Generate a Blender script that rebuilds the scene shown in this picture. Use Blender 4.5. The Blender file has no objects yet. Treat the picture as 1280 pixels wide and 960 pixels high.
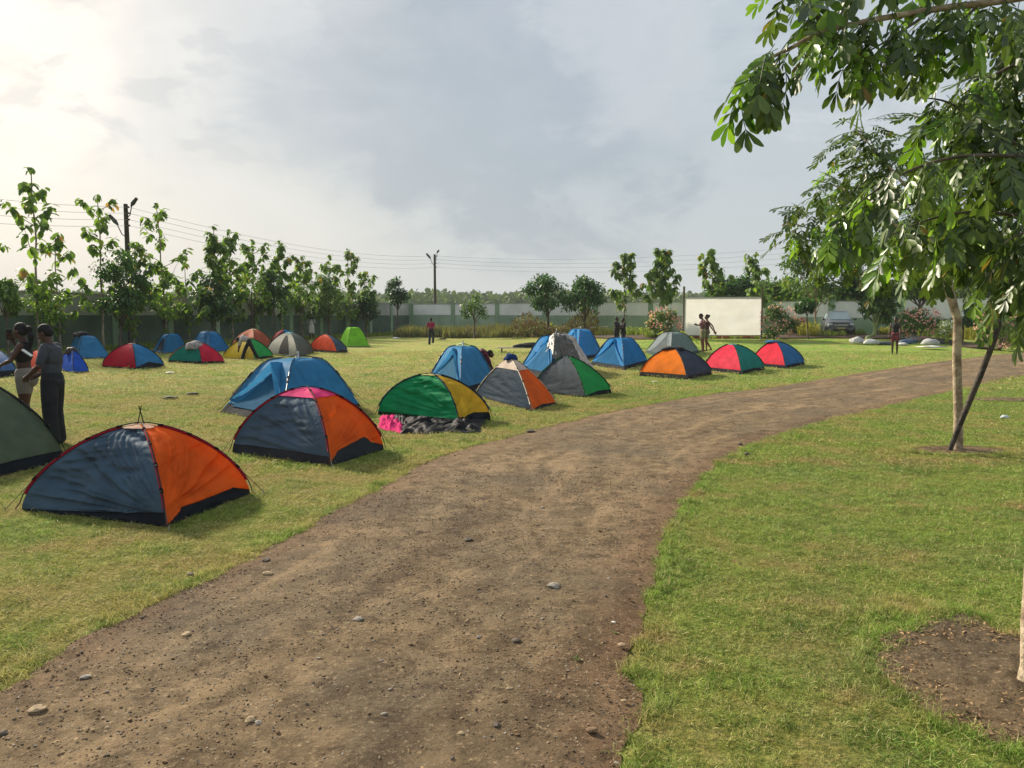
import bpy, bmesh, math, random
import numpy as np
from math import radians as RD, sin, cos, pi, sqrt
from mathutils import Vector as V, Matrix, noise as MN, Euler

random.seed(7); rng = np.random.default_rng(7)
S = bpy.context.scene
COL = S.collection

# ------------------------------------------------------------------ camera
EYE = 1.85; FPX = 961.0; PITCH = math.atan(85/FPX)
cd = bpy.data.cameras.new('camera'); cam = bpy.data.objects.new('camera', cd); COL.objects.link(cam)
cam.location = (0, 0, EYE); cam.rotation_euler = (pi/2-PITCH, 0, 0)
cd.sensor_width = 36; cd.lens = FPX/1280*36; cd.clip_end = 9000; cd.clip_start = 0.05
S.camera = cam
S.render.resolution_x = 1024; S.render.resolution_y = 768
S.view_settings.view_transform = 'Standard'; S.view_settings.look = 'None'
S.view_settings.exposure = 0.88; S.view_settings.gamma = 1
S.cycles.use_denoising = True
S.cycles.max_bounces = 6; S.cycles.transparent_max_bounces = 12; S.cycles.transmission_bounces = 4
S.cycles.volume_bounces = 0

# ------------------------------------------------------------------ light
SUN_AZ, SUN_EL = RD(-43), RD(28)
sd = V((sin(SUN_AZ)*cos(SUN_EL), cos(SUN_AZ)*cos(SUN_EL), sin(SUN_EL)))
sl = bpy.data.lights.new('sun', 'SUN'); sl.energy = 4.5; sl.angle = RD(5); sl.color = (1, .89, .72)
so = bpy.data.objects.new('sun', sl); COL.objects.link(so)
so.rotation_euler = sd.to_track_quat('Z', 'Y').to_euler()

class NT:
    """small helper to write node trees"""
    def __init__(s, tree): s.t = tree
    def n(s, typ, **kw):
        nd = s.t.nodes.new(typ)
        for k, v in kw.items():
            if k.startswith('i_'):
                nd.inputs[k[2:].replace('_', ' ')].default_value = v
            else: setattr(nd, k, v)
        return nd
    def l(s, a, b): s.t.links.new(a, b)
    def math(s, op, a, b=None, c=None, clamp=False):
        nd = s.t.nodes.new('ShaderNodeMath'); nd.operation = op; nd.use_clamp = clamp
        for i, x in enumerate((a, b, c)):
            if x is None: continue
            if isinstance(x, (int, float)): nd.inputs[i].default_value = x
            else: s.l(x, nd.inputs[i])
        return nd.outputs[0]
    def vm(s, op, a, b=None):
        nd = s.t.nodes.new('ShaderNodeVectorMath'); nd.operation = op
        for i, x in enumerate((a, b)):
            if x is None: continue
            if isinstance(x, (tuple, list, V)): nd.inputs[i].default_value = tuple(x)
            else: s.l(x, nd.inputs[i])
        return nd.outputs['Value'] if op in ('DOT_PRODUCT', 'LENGTH', 'DISTANCE') else nd.outputs[0]
    def mix(s, f, a, b, mode='MIX'):
        nd = s.t.nodes.new('ShaderNodeMix'); nd.data_type = 'RGBA'; nd.blend_type = mode
        for i, x in ((0, f), (6, a), (7, b)):
            if isinstance(x, (int, float)): nd.inputs[i].default_value = x
            elif isinstance(x, (tuple, list)): nd.inputs[i].default_value = tuple(x)[:3]+(1,)
            else: s.l(x, nd.inputs[i])
        return nd.outputs[2]
    def ramp(s, f, a, b, smooth=True, lo=0.0, hi=1.0):
        nd = s.t.nodes.new('ShaderNodeMapRange'); nd.clamp = True
        if smooth: nd.interpolation_type = 'SMOOTHSTEP'
        s.l(f, nd.inputs[0])
        nd.inputs[1].default_value = a; nd.inputs[2].default_value = b
        nd.inputs[3].default_value = lo; nd.inputs[4].default_value = hi
        return nd.outputs[0]
    def noise(s, vec, scale, detail=4, rough=.55, dist=0.0):
        nd = s.t.nodes.new('ShaderNodeTexNoise')
        nd.inputs['Scale'].default_value = scale; nd.inputs['Detail'].default_value = detail
        nd.inputs['Roughness'].default_value = rough; nd.inputs['Distortion'].default_value = dist
        if vec is not None: s.l(vec, nd.inputs['Vector'])
        return nd.outputs['Fac'], nd.outputs['Color']

def ray(px, py):
    """direction of the photograph's pixel (1280x960 frame) in the world"""
    v = V(((px-640)/FPX, -(py-480)/FPX, -1))
    v.rotate(cam.rotation_euler); return v

world = bpy.data.worlds.new("World"); S.world = world; world.use_nodes = True
t = NT(world.node_tree); world.node_tree.nodes.clear()
tc = t.n('ShaderNodeTexCoord').outputs['Generated']
sky = t.n('ShaderNodeTexSky', sky_type='NISHITA', sun_disc=False, sun_elevation=SUN_EL, sun_rotation=SUN_AZ,
          air_density=1.4, dust_density=3.0, ozone_density=1.0)
_, nc = t.noise(tc, 2.4, 5, .55)
warp = t.vm('SCALE', t.vm('SUBTRACT', nc, (.5, .5, .5))); warp.node.inputs['Scale'].default_value = .42
wd = t.vm('ADD', tc, warp)
sx = t.n('ShaderNodeSeparateXYZ'); t.l(tc, sx.inputs[0]); z = sx.outputs[2]
def D_(px, py): return tuple(ray(px, py).normalized())
# broad gradients: pale grey vault, lighter at the horizon, cream toward the veiled sun
base = t.mix(t.ramp(z, 0.0, .45), (.60, .635, .635), (.56, .62, .69))
right = t.ramp(t.vm('DOT_PRODUCT', tc, D_(1300, 120)), .55, 1.0)
base = t.mix(t.math('MULTIPLY', right, .75), base, (.49, .555, .60))
warm = t.ramp(t.vm('DOT_PRODUCT', wd, D_(-420, 40)), .64, 1.14)
base = t.mix(warm, base, (.84, .81, .76))
# cloud layers; the third axis is stretched so that they flatten toward the horizon
mp = t.n('ShaderNodeMapping'); mp.inputs['Scale'].default_value = (1, 1, 2.0); mp.inputs['Location'].default_value = (.3, .0, .2); t.l(tc, mp.inputs[0])
n1, _ = t.noise(mp.outputs[0], 2.6, 10, .60, .5)
n2, _ = t.noise(mp.outputs[0], 6.5, 9, .62, .6)
mix12 = t.math('ADD', t.math('MULTIPLY', n1, .65), t.math('MULTIPLY', n2, .35))
up = t.ramp(z, .06, .30)
hi = t.math('MULTIPLY', t.ramp(mix12, .505, .60), up)
hicol = t.mix(warm, (.76, .785, .82), (.95, .92, .87))
base = t.mix(t.math('MULTIPLY', hi, .8), base, hicol)
lo = t.math('MULTIPLY', t.ramp(mix12, .495, .40), up)
locol = t.mix(warm, (.38, .45, .525), (.50, .525, .56))
base = t.mix(t.math('MULTIPLY', lo, .85), base, locol)
# heavier cloud ahead and thin dark shreds toward the sun, frayed by the same noise
_, nc2 = t.noise(tc, 9, 7, .62); w2 = t.vm('SCALE', t.vm('SUBTRACT', nc2, (.5, .5, .5))); w2.node.inputs['Scale'].default_value = .09
wd2 = t.vm('ADD', tc, w2)
fray = t.math('MULTIPLY', t.math('SUBTRACT', mix12, .5), 1.0)
for (px, py, a, b, f, col, ra) in ((640, 135, .968, .992, .78, (.34, .405, .48), .20), (520, 145, .982, .998, .40, (.40, .46, .52), .08), (700, 40, .985, 1.0, .30, (.50, .55, .62), .08), (770, 55, .9915, .998, .45, (.70, .72, .75), .04),
                               (330, 70, .987, .998, .45, (.50, .55, .60), .05), (15, 60, .985, .9995, .25, (1.05, .98, .88), .04)):
    dt = t.math('ADD', t.vm('DOT_PRODUCT', t.vm('NORMALIZE', wd2 if a > .99 and f < .9 and px < 600 else wd), D_(px, py)), t.math('MULTIPLY', fray, ra))
    base = t.mix(t.math('MULTIPLY', t.ramp(dt, a, b), f), base, col)
# torn grey shreds across the bright left part, drawn out along the wind
mr = t.n('ShaderNodeMapping'); mr.inputs['Rotation'].default_value = (0, RD(38), 0); mr.inputs['Scale'].default_value = (1, 1, 2.2); mr.inputs['Location'].default_value = (1.7, .4, 2.2); t.l(tc, mr.inputs[0])
n3, _ = t.noise(mr.outputs[0], 6.0, 8, .55, .35)
msk = t.math('MULTIPLY', t.ramp(t.vm('DOT_PRODUCT', tc, D_(60, 60)), .90, .965), t.ramp(z, .13, .22))
base = t.mix(t.math('MULTIPLY', t.math('MULTIPLY', t.ramp(n3, .49, .56), msk), .62), base, (.50, .54, .585))
bands = t.ramp(z, .012, .09)
lowcol = t.mix(warm, (.545, .59, .60), (.76, .73, .68))
base = t.mix(t.math('SUBTRACT', 1.0, bands), base, lowcol)
under = t.ramp(z, -.03, 0)
base = t.mix(under, (.30, .31, .25), base)
k10 = t.vm('SCALE', base); k10.node.inputs['Scale'].default_value = 5.6
full = t.mix(.93, sky.outputs[0], k10)
bg = t.n('ShaderNodeBackground'); bg.inputs['Strength'].default_value = .1; t.l(full, bg.inputs[0])
wo = t.n('ShaderNodeOutputWorld'); t.l(bg.outputs[0], wo.inputs[0])

# ------------------------------------------------------------------ positions
def smooth(a, b, x):
    u = np.clip((np.asarray(x, float)-a)/(b-a), 0, 1); return u*u*(3-2*u)
def ground(x, y):
    """height of the terrain: flat lawn, rising gently at the back right"""
    return .5*smooth(40, 56, y)*smooth(-4, 14, x)
def gz(x, y): return float(ground(x, y))
def P(px, py, D):
    r = ray(px, py); k = D/r.y
    return V((r.x*k, D, EYE+r.z*k))
def G(px, py, dz=0.0):
    r = ray(px, py); z0 = 0.0
    for _ in range(30):
        k = (z0+dz-EYE)/r.z; x, y = r.x*k, r.y*k
        z0 = .5*z0+.5*gz(x, y)
    k = (z0+dz-EYE)/r.z
    return V((r.x*k, r.y*k, z0+dz))
def at(px, D, dz=0.0):
    x = ray(px, 395).x/ray(px, 395).y*D
    return V((x, D, gz(x, D)+dz))

# ------------------------------------------------------------------ materials
def lin(c):
    if isinstance(c, str):
        c = [int(c[i:i+2], 16)/255 for i in (0, 2, 4)]
        return tuple((x/12.92 if x <= .04045 else ((x+.055)/1.055)**2.4) for x in c)
    return tuple(c)
MATS = {}
def newmat(name):
    m = bpy.data.materials.new(name); m.use_nodes = True; m.node_tree.nodes.clear()
    return m, NT(m.node_tree)
def out(t, sh):
    o = t.n('ShaderNodeOutputMaterial'); t.l(sh, o.inputs[0]); return o
def simple(name, col, rough=.7, var=.12, scale=6, bump=0.0, bscale=40, metal=0.0, trans=0.0, col2=None, spec=.4):
    """coloured material with soft tonal noise, optional fine relief and translucency"""
    key = (name, col, rough, var, scale, bump, metal, trans, col2)
    if key in MATS: return MATS[key]
    m, t = newmat(name); c = lin(col)
    g = t.n('ShaderNodeNewGeometry'); oc = t.n('ShaderNodeTexCoord')
    f, _ = t.noise(g.outputs['Position'], scale, 6, .62)
    c2 = lin(col2) if col2 else tuple(x*(1-var*1.6) for x in c)
    c1 = c if col2 else tuple(min(1, x*(1+var)) for x in c)
    bc = t.mix(t.ramp(f, .33, .67), c2, c1)
    p = t.n('ShaderNodeBsdfPrincipled'); t.l(bc, p.inputs['Base Color'])
    p.inputs['Roughness'].default_value = rough; p.inputs['Metallic'].default_value = metal
    p.inputs['Specular IOR Level'].default_value = spec
    if bump:
        b, _ = t.noise(g.outputs['Position'], bscale, 6, .65)
        bn = t.n('ShaderNodeBump'); bn.inputs['Strength'].default_value = bump; bn.inputs['Distance'].default_value = 1/bscale
        t.l(b, bn.inputs['Height']); t.l(bn.outputs[0], p.inputs['Normal'])
    sh = p.outputs[0]
    if trans:
        tr = t.n('ShaderNodeBsdfTranslucent'); t.l(bc, tr.inputs[0])
        mx = t.n('ShaderNodeMixShader'); mx.inputs[0].default_value = trans
        t.l(sh, mx.inputs[1]); t.l(tr.outputs[0], mx.inputs[2]); sh = mx.outputs[0]
    out(t, sh); MATS[key] = m; return m
def fabric(col, rough=.50, trans=None, crease=.5):
    """tent cloth: thin nylon, slightly glossy, lets light through (bright cloth more), fine creases"""
    if trans is None: trans = .14+.5*min(.6, max(lin(col)))
    key = ('fab', col, rough, trans)
    if key in MATS: return MATS[key]
    m, t = newmat('tent_fabric'); c = lin(col)
    g = t.n('ShaderNodeNewGeometry').outputs['Position']
    f, _ = t.noise(g, 3.0, 5, .6)
    dust, _ = t.noise(g, 1.1, 6, .7)
    bc = t.mix(t.ramp(f, .3, .7), tuple(x*.82 for x in c), tuple(min(1, x*1.10) for x in c))
    bc = t.mix(t.math('MULTIPLY', t.ramp(dust, .5, .8), .02 if max(c) < .06 else .07), bc, (.32, .28, .22))
    p = t.n('ShaderNodeBsdfPrincipled'); t.l(bc, p.inputs['Base Color'])
    p.inputs['Roughness'].default_value = rough+.15; p.inputs['Specular IOR Level'].default_value = .03
    mp = t.n('ShaderNodeMapping'); mp.inputs['Scale'].default_value = (1, 1, 3.6); t.l(g, mp.inputs[0])
    b1, _ = t.noise(mp.outputs[0], 5, 5, .6, .3)
    bn = t.n('ShaderNodeBump'); bn.inputs['Strength'].default_value = crease; bn.inputs['Distance'].default_value = .02
    t.l(b1, bn.inputs['Height']); t.l(bn.outputs[0], p.inputs['Normal'])
    tr = t.n('ShaderNodeBsdfTranslucent'); t.l(bc, tr.inputs[0])
    mx = t.n('ShaderNodeMixShader'); mx.inputs[0].default_value = trans
    t.l(p.outputs[0], mx.inputs[1]); t.l(tr.outputs[0], mx.inputs[2])
    out(t, mx.outputs[0]); MATS[key] = m; return m
def leafmat(name, dark, light, old=None, rough=.45, trans=.35, oldf=.06):
    """leaf: each leaf has its own value in the attribute v"""
    m, t = newmat(name)
    a = t.n('ShaderNodeAttribute', attribute_name='v').outputs['Fac']
    oi = t.n('ShaderNodeObjectInfo').outputs['Random']
    a = t.math('FRACT', t.math('ADD', a, t.math('MULTIPLY', oi, 1.0)))
    g = t.n('ShaderNodeNewGeometry').outputs['Position']
    f, _ = t.noise(g, 2.0, 2, .5)
    k = t.math('ADD', t.math('MULTIPLY', a, .65), t.math('MULTIPLY', f, .35))
    bc = t.mix(t.ramp(k, .1, .95, False), lin(dark), lin(light))
    if old: bc = t.mix(t.ramp(a, 1-oldf, 1-oldf+.01), bc, lin(old))
    p = t.n('ShaderNodeBsdfPrincipled'); t.l(bc, p.inputs['Base Color']); p.inputs['Roughness'].default_value = rough
    p.inputs['Specular IOR Level'].default_value = .4
    tr = t.n('ShaderNodeBsdfTranslucent'); t.l(t.mix(.5, bc, t.vm('MULTIPLY', bc, (1.5, 1.6, .5))), tr.inputs[0])
    mx = t.n('ShaderNodeMixShader'); mx.inputs[0].default_value = trans
    t.l(p.outputs[0], mx.inputs[1]); t.l(tr.outputs[0], mx.inputs[2]); out(t, mx.outputs[0]); return m

def turf_colour(t, g):
    """colour of the lawn by place: drier and yellower left of the path and far back, greener on the right"""
    s = t.n('ShaderNodeSeparateXYZ'); t.l(g, s.inputs[0]); x, y = s.outputs[0], s.outputs[1]
    big, _ = t.noise(g, .22, 3, .5); med, _ = t.noise(g, 1.3, 5, .62); fine, _ = t.noise(g, 9, 4, .65)
    mp = t.n('ShaderNodeMapping'); mp.inputs['Scale'].default_value = (.12, .9, 1); t.l(g, mp.inputs[0])
    streak, _ = t.noise(mp.outputs[0], .9, 4, .6)
    green = t.mix(t.ramp(fine, .3, .7), lin('6e9236'), lin('adc95e'))
    dry = t.mix(t.ramp(fine, .3, .7), lin('a39b50'), lin('d3c383'))
    straw = t.mix(t.ramp(fine, .3, .7), lin('94794f'), lin('c9a67c'))
    # how dry: left lawn (x < path) and far lawn
    side = t.ramp(t.math('SUBTRACT', x, t.math('MULTIPLY', y, .16)), -1.2, 1.0)      # 0 left .. 1 right
    d = t.math('ADD', t.math('MULTIPLY', t.math('SUBTRACT', 1.0, side), .36), t.math('MULTIPLY', t.math('SUBTRACT', med, .5), 3.2))
    d = t.math('ADD', d, t.math('MULTIPLY', t.math('SUBTRACT', big, .5), 1.5))
    d = t.math('ADD', d, t.math('MULTIPLY', t.math('SUBTRACT', streak, .5), 1.0))
    c = t.mix(t.ramp(d, -.25, .65), green, dry)
    st = t.ramp(t.math('ADD', t.math('ADD', t.math('MULTIPLY', med, .7), t.math('MULTIPLY', fine, .25)), t.math('MULTIPLY', streak, .3)), .66, .80)
    c = t.mix(t.math('MULTIPLY', st, .85), c, straw)
    bg_, _ = t.noise(g, .8, 5, .6); c = t.mix(t.math('MULTIPLY', t.ramp(bg_, .50, .62), .45), c, t.mix(t.ramp(fine, .3, .7), lin('58783f'), lin('8fae68')))
    sp_, _ = t.noise(g, 3.3, 5, .75); c = t.mix(t.math('MULTIPLY', t.ramp(sp_, .615, .67), .8), c, lin('c09a78'))
    pt, _ = t.noise(g, 2.6, 6, .68)
    c = t.mix(t.math('MULTIPLY', t.ramp(pt, .47, .36), .55), c, lin('4f6a2a'))
    return t.mix(t.math('MULTIPLY', t.ramp(pt, .60, .70), .6), c, lin('b7c06a'))
def turf_mat():
    m, t = newmat('turf'); g = t.n('ShaderNodeNewGeometry').outputs['Position']
    c = turf_colour(t, g)
    y = t.n('ShaderNodeSeparateXYZ'); t.l(g, y.inputs[0])
    near = t.ramp(y.outputs[1], 16, 34, lo=.42, hi=1)     # between the blades near by one sees thatch and soil
    f, _ = t.noise(g, 30, 5, .7); f2, _ = t.noise(g, 4.5, 5, .7)
    soil = t.mix(t.ramp(f, .35, .65), lin('4a4024'), lin('84733f'))
    c = t.mix(near, soil, c)
    c = t.mix(t.math('MULTIPLY', t.ramp(f, .62, .40), .5), c, lin('4f5a28'))
    p = t.n('ShaderNodeBsdfPrincipled'); t.l(c, p.inputs['Base Color']); p.inputs['Roughness'].default_value = 1
    p.inputs['Specular IOR Level'].default_value = .05
    bn = t.n('ShaderNodeBump'); bn.inputs['Strength'].default_value = 1; bn.inputs['Distance'].default_value = .05
    t.l(t.math('ADD', f, f2), bn.inputs['Height']); t.l(bn.outputs[0], p.inputs['Normal'])
    out(t, p.outputs[0]); return m
def blade_mat():
    m, t = newmat('grass_blade'); g = t.n('ShaderNodeNewGeometry').outputs['Position']
    c = turf_colour(t, g)
    a = t.n('ShaderNodeAttribute', attribute_name='v').outputs['Fac']
    c = t.mix(t.math('MULTIPLY', t.ramp(a, .76, .82), .8), c, lin('cdbc86'))
    c = t.mix(t.math('MULTIPLY', t.ramp(a, .40, .0, False), .7), c, lin('3c541d'))
    oi = t.n('ShaderNodeObjectInfo').outputs['Random']
    c = t.mix(t.math('MULTIPLY', oi, .25), c, lin('6b7f30'))
    p = t.n('ShaderNodeBsdfPrincipled'); t.l(c, p.inputs['Base Color']); p.inputs['Roughness'].default_value = .6
    p.inputs['Specular IOR Level'].default_value = .25
    tr = t.n('ShaderNodeBsdfTranslucent'); t.l(c, tr.inputs[0])
    mx = t.n('ShaderNodeMixShader'); mx.inputs[0].default_value = .35
    t.l(p.outputs[0], mx.inputs[1]); t.l(tr.outputs[0], mx.inputs[2]); out(t, mx.outputs[0]); return m
def dirt_mat(name='dirt', red=.5, soil=False):
    m, t = newmat(name); g = t.n('ShaderNodeNewGeometry').outputs['Position']
    big, _ = t.noise(g, .55, 5, .6, .4); med, _ = t.noise(g, 3.5, 6, .7); fine, _ = t.noise(g, 34, 6, .8); grit, _ = t.noise(g, 110, 3, .8)
    c = t.mix(t.ramp(med, .3, .7), lin('63523b'), lin('8f7a5d'))
    c = t.mix(t.math('MULTIPLY', t.ramp(big, .42, .66), .75), c, lin('5e5546'))
    e = t.n('ShaderNodeAttribute', attribute_name='edge').outputs['Fac']
    blot, _ = t.noise(g, 7, 6, .7, .5); c = t.mix(t.math('MULTIPLY', t.ramp(blot, .48, .36), .55), c, lin('3f3223'))
    if soil: c = t.mix(.22, c, lin('2e2219'))
    al = t.n('ShaderNodeAttribute', attribute_name='along').outputs['Fac']; ac = t.n('ShaderNodeAttribute', attribute_name='across').outputs['Fac']
    cx_ = t.n('ShaderNodeCombineXYZ'); t.l(t.math('MULTIPLY', al, .28), cx_.inputs[0]); t.l(t.math('ADD', t.math('MULTIPLY', ac, 2.2), t.math('MULTIPLY', blot, .5)), cx_.inputs[1])
    st_, _ = t.noise(cx_.outputs[0], 1.0, 5, .6, .2)
    c = t.mix(t.math('MULTIPLY', t.ramp(st_, .54, .68), .0 if soil else .5), c, lin('a98f6c'))
    c = t.mix(t.math('MULTIPLY', t.ramp(st_, .47, .34), .0 if soil else .5), c, lin('493a2b'))
    rd = t.math('MULTIPLY', t.ramp(t.math('ADD', t.math('MULTIPLY', e, .50), t.math('MULTIPLY', med, .8)), .48, .95), red*.45)
    c = t.mix(rd, c, lin('6b4630'))
    pale, _ = t.noise(g, 1.7, 6, .65)
    c = t.mix(t.math('MULTIPLY', t.ramp(pale, .56, .75), .5), c, lin('9b8669'))
    c = t.mix(t.math('MULTIPLY', t.ramp(fine, .55, .66), .75), c, lin('b7a080'))
    c = t.mix(t.math('MULTIPLY', t.ramp(fine, .46, .34), .8), c, lin('38291c'))
    c = t.mix(t.math('MULTIPLY', t.ramp(grit, .60, .68), .4), c, lin('c8b394'))
    p = t.n('ShaderNodeBsdfPrincipled'); t.l(c, p.inputs['Base Color']); p.inputs['Roughness'].default_value = .95
    p.inputs['Specular IOR Level'].default_value = .15
    bn = t.n('ShaderNodeBump'); bn.inputs['Strength'].default_value = 1; bn.inputs['Distance'].default_value = .022
    hgt = t.math('ADD', t.math('MULTIPLY', fine, .8), t.math('ADD', t.math('MULTIPLY', med, 1.6), t.math('MULTIPLY', grit, .35)))
    t.l(hgt, bn.inputs['Height']); t.l(bn.outputs[0], p.inputs['Normal'])
    out(t, p.outputs[0]); return m

# ------------------------------------------------------------------ object helpers
def tag(o, label=None, cat=None, group=None, kind=None):
    if label: o['label'] = label
    if cat: o['category'] = cat
    if group: o['group'] = group
    if kind: o['kind'] = kind
    return o
def link(name, me, parent=None, loc=None):
    o = bpy.data.objects.new(name, me); COL.objects.link(o)
    if parent is not None: o.parent = parent
    if loc is not None: o.location = loc
    return o
def empty(name, loc, label=None, cat=None, group=None, rz=0):
    o = link(name, None, None, loc); o.rotation_euler = (0, 0, rz); o.empty_display_size = .2
    return tag(o, label, cat, group)
def mesh(name, vs, fs, mat, smooth_=True, attrs=None):
    me = bpy.data.meshes.new(name)
    me.from_pydata([tuple(v) for v in vs], [], [tuple(int(i) for i in f) for f in fs])
    if mat is not None:
        for mm in (mat if isinstance(mat, (list, tuple)) else [mat]): me.materials.append(mm)
    if smooth_ and len(me.polygons): me.polygons.foreach_set('use_smooth', [True]*len(me.polygons))
    if attrs:
        for k, a in attrs.items():
            at_ = me.attributes.new(k, 'FLOAT', 'POINT'); at_.data.foreach_set('value', np.asarray(a, np.float32))
    me.update(); return me
def fastmesh(name, V_, F_, mat, smooth_=False, attrs=None):
    """numpy arrays: V_ (n,3), F_ (m,k)"""
    me = bpy.data.meshes.new(name); V_ = np.asarray(V_, np.float32); F_ = np.asarray(F_, np.int32)
    me.vertices.add(len(V_)); me.vertices.foreach_set('co', V_.ravel())
    m, k = F_.shape; me.loops.add(m*k); me.polygons.add(m)
    me.loops.foreach_set('vertex_index', F_.ravel())
    me.polygons.foreach_set('loop_start', np.arange(0, m*k, k, dtype=np.int32))
    if smooth_: me.polygons.foreach_set('use_smooth', np.ones(m, bool))
    me.materials.append(mat); me.update(calc_edges=True); me.validate()
    if attrs:
        for kk, a in attrs.items():
            at_ = me.attributes.new(kk, 'FLOAT', 'POINT'); at_.data.foreach_set('value', np.asarray(a, np.float32))
    return me
class MB:
    """collects shapes and links them as one mesh object"""
    def __init__(s): s.v = []; s.f = []
    def add(s, vs, fs):
        b = len(s.v); s.v += [tuple(v) for v in vs]; s.f += [tuple(i+b for i in f) for f in fs]
    def box(s, c, d, rz=0, taper=1.0):
        x, y, z = d[0]/2, d[1]/2, d[2]/2; R = Matrix.Rotation(rz, 3, 'Z')
        vs = [V(c)+R @ V((sx_*x*(taper if sz_ > 0 else 1), sy_*y*(taper if sz_ > 0 else 1), sz_*z)) for sz_ in (-1, 1) for sx_, sy_ in ((-1, -1), (1, -1), (1, 1), (-1, 1))]
        s.add(vs, [(3, 2, 1, 0), (4, 5, 6, 7), (0, 1, 5, 4), (1, 2, 6, 5), (2, 3, 7, 6), (3, 0, 4, 7)])
    def tube(s, pts, rad, n=8, cap=True):
        pts = [V(p) for p in pts]; m = len(pts)
        if not isinstance(rad, (list, tuple)): rad = [rad]*m
        vs = []; ref = V((0, 0, 1))
        for i, p in enumerate(pts):
            d = (pts[min(i+1, m-1)]-pts[max(i-1, 0)]).normalized()
            if abs(d.dot(ref)) > .97: ref = V((1, .1, 0))
            a = d.cross(ref).normalized(); b = d.cross(a).normalized()
            if i and (a.dot(pa) < 0): a, b = -a, -b
            pa = a
            vs += [p+(a*cos(2*pi*j/n)+b*sin(2*pi*j/n))*rad[i] for j in range(n)]
        fs = [(i*n+j, i*n+(j+1) % n, (i+1)*n+(j+1) % n, (i+1)*n+j) for i in range(m-1) for j in range(n)]
        if cap: fs += [tuple(range(n)), tuple(range((m-1)*n, m*n))[::-1]]
        s.add(vs, fs)
    def ball(s, c, r, n=8, k=5):
        if not isinstance(r, (tuple, list)): r = (r, r, r)
        vs = [V(c)+V((0, 0, -r[2]))]
        for i in range(1, k):
            a = -pi/2+pi*i/k
            vs += [V(c)+V((r[0]*cos(a)*cos(2*pi*j/n), r[1]*cos(a)*sin(2*pi*j/n), r[2]*sin(a))) for j in range(n)]
        vs.append(V(c)+V((0, 0, r[2]))); fs = []
        for j in range(n):
            fs.append((0, 1+(j+1) % n, 1+j))
            for i in range(k-2): fs.append((1+i*n+j, 1+i*n+(j+1) % n, 1+(i+1)*n+(j+1) % n, 1+(i+1)*n+j))
            fs.append((len(vs)-1, 1+(k-2)*n+j, 1+(k-2)*n+(j+1) % n))
        s.add(vs, fs)
    def build(s, name, mat, parent=None, smooth_=True, loc=None):
        return link(name, mesh(name, s.v, s.f, mat, smooth_), parent, loc)
def rotz_mat(dirs, sides):
    pass
def leaves_mesh(name, pos, axis, nrm, L, W, mat, shape='oval', v=None):
    """many leaves in one mesh: pos, axis, nrm (n,3); L, W (n,)"""
    pos = np.asarray(pos, float); n = len(pos); ax = np.asarray(axis, float); nr = np.asarray(nrm, float)
    ax /= np.linalg.norm(ax, axis=1, keepdims=True)+1e-9
    sd_ = np.cross(ax, nr); sd_ /= np.linalg.norm(sd_, axis=1, keepdims=True)+1e-9; nr = np.cross(sd_, ax)
    if shape == 'oval':    # u along, w across, c lift
        T = [(0, 0, 0), (.45, .5, .06), (.45, -.5, .06), (.5, 0, 0), (1, 0, -.14)]
        F = [(0, 1, 3), (0, 3, 2), (1, 4, 3), (3, 4, 2)]
    elif shape == 'big':
        T = [(0, 0, 0), (.18, .34, .05), (.18, -.34, .05), (.55, .5, .0), (.55, -.5, .0), (.5, 0, -.06), (1, .0, -.26), (.84, .3, -.13), (.84, -.3, -.13)]
        F = [(0, 1, 5), (1, 3, 5), (3, 7, 5), (7, 6, 5), (0, 5, 2), (2, 5, 4), (4, 5, 8), (8, 5, 6)]
    else:                  # blade
        T = [(0, .5, 0), (0, -.5, 0), (.55, .42, .0), (.55, -.42, 0), (1, 0, -.1)]
        F = [(0, 1, 3), (0, 3, 2), (2, 3, 4)]
    T = np.array(T); L = np.broadcast_to(L, n); W = np.broadcast_to(W, n)
    vs = (pos[:, None]+ax[:, None]*(T[None, :, 0:1]*L[:, None, None])+sd_[:, None]*(T[None, :, 1:2]*W[:, None, None])
          + nr[:, None]*(T[None, :, 2:3]*L[:, None, None])).reshape(-1, 3)
    F = np.array(F); fs = (F[None]+(np.arange(n)*len(T))[:, None, None]).reshape(-1, 3)
    if v is None: v = rng.random(n)
    return fastmesh(name, vs, fs, mat, False, {'v': np.repeat(v, len(T))})
def unit(n):
    a = rng.normal(size=(n, 3)); return a/np.linalg.norm(a, axis=1, keepdims=True)
def inpoly(x, y, poly):
    x = np.asarray(x); y = np.asarray(y); c = np.zeros(x.shape, bool); p = np.asarray(poly); j = len(p)-1
    for i in range(len(p)):
        xi, yi, xj, yj = p[i, 0], p[i, 1], p[j, 0], p[j, 1]
        if yi != yj: c ^= ((yi > y) != (yj > y)) & (x < (xj-xi)*(y-yi)/(yj-yi)+xi)
        j = i
    return c
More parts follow.
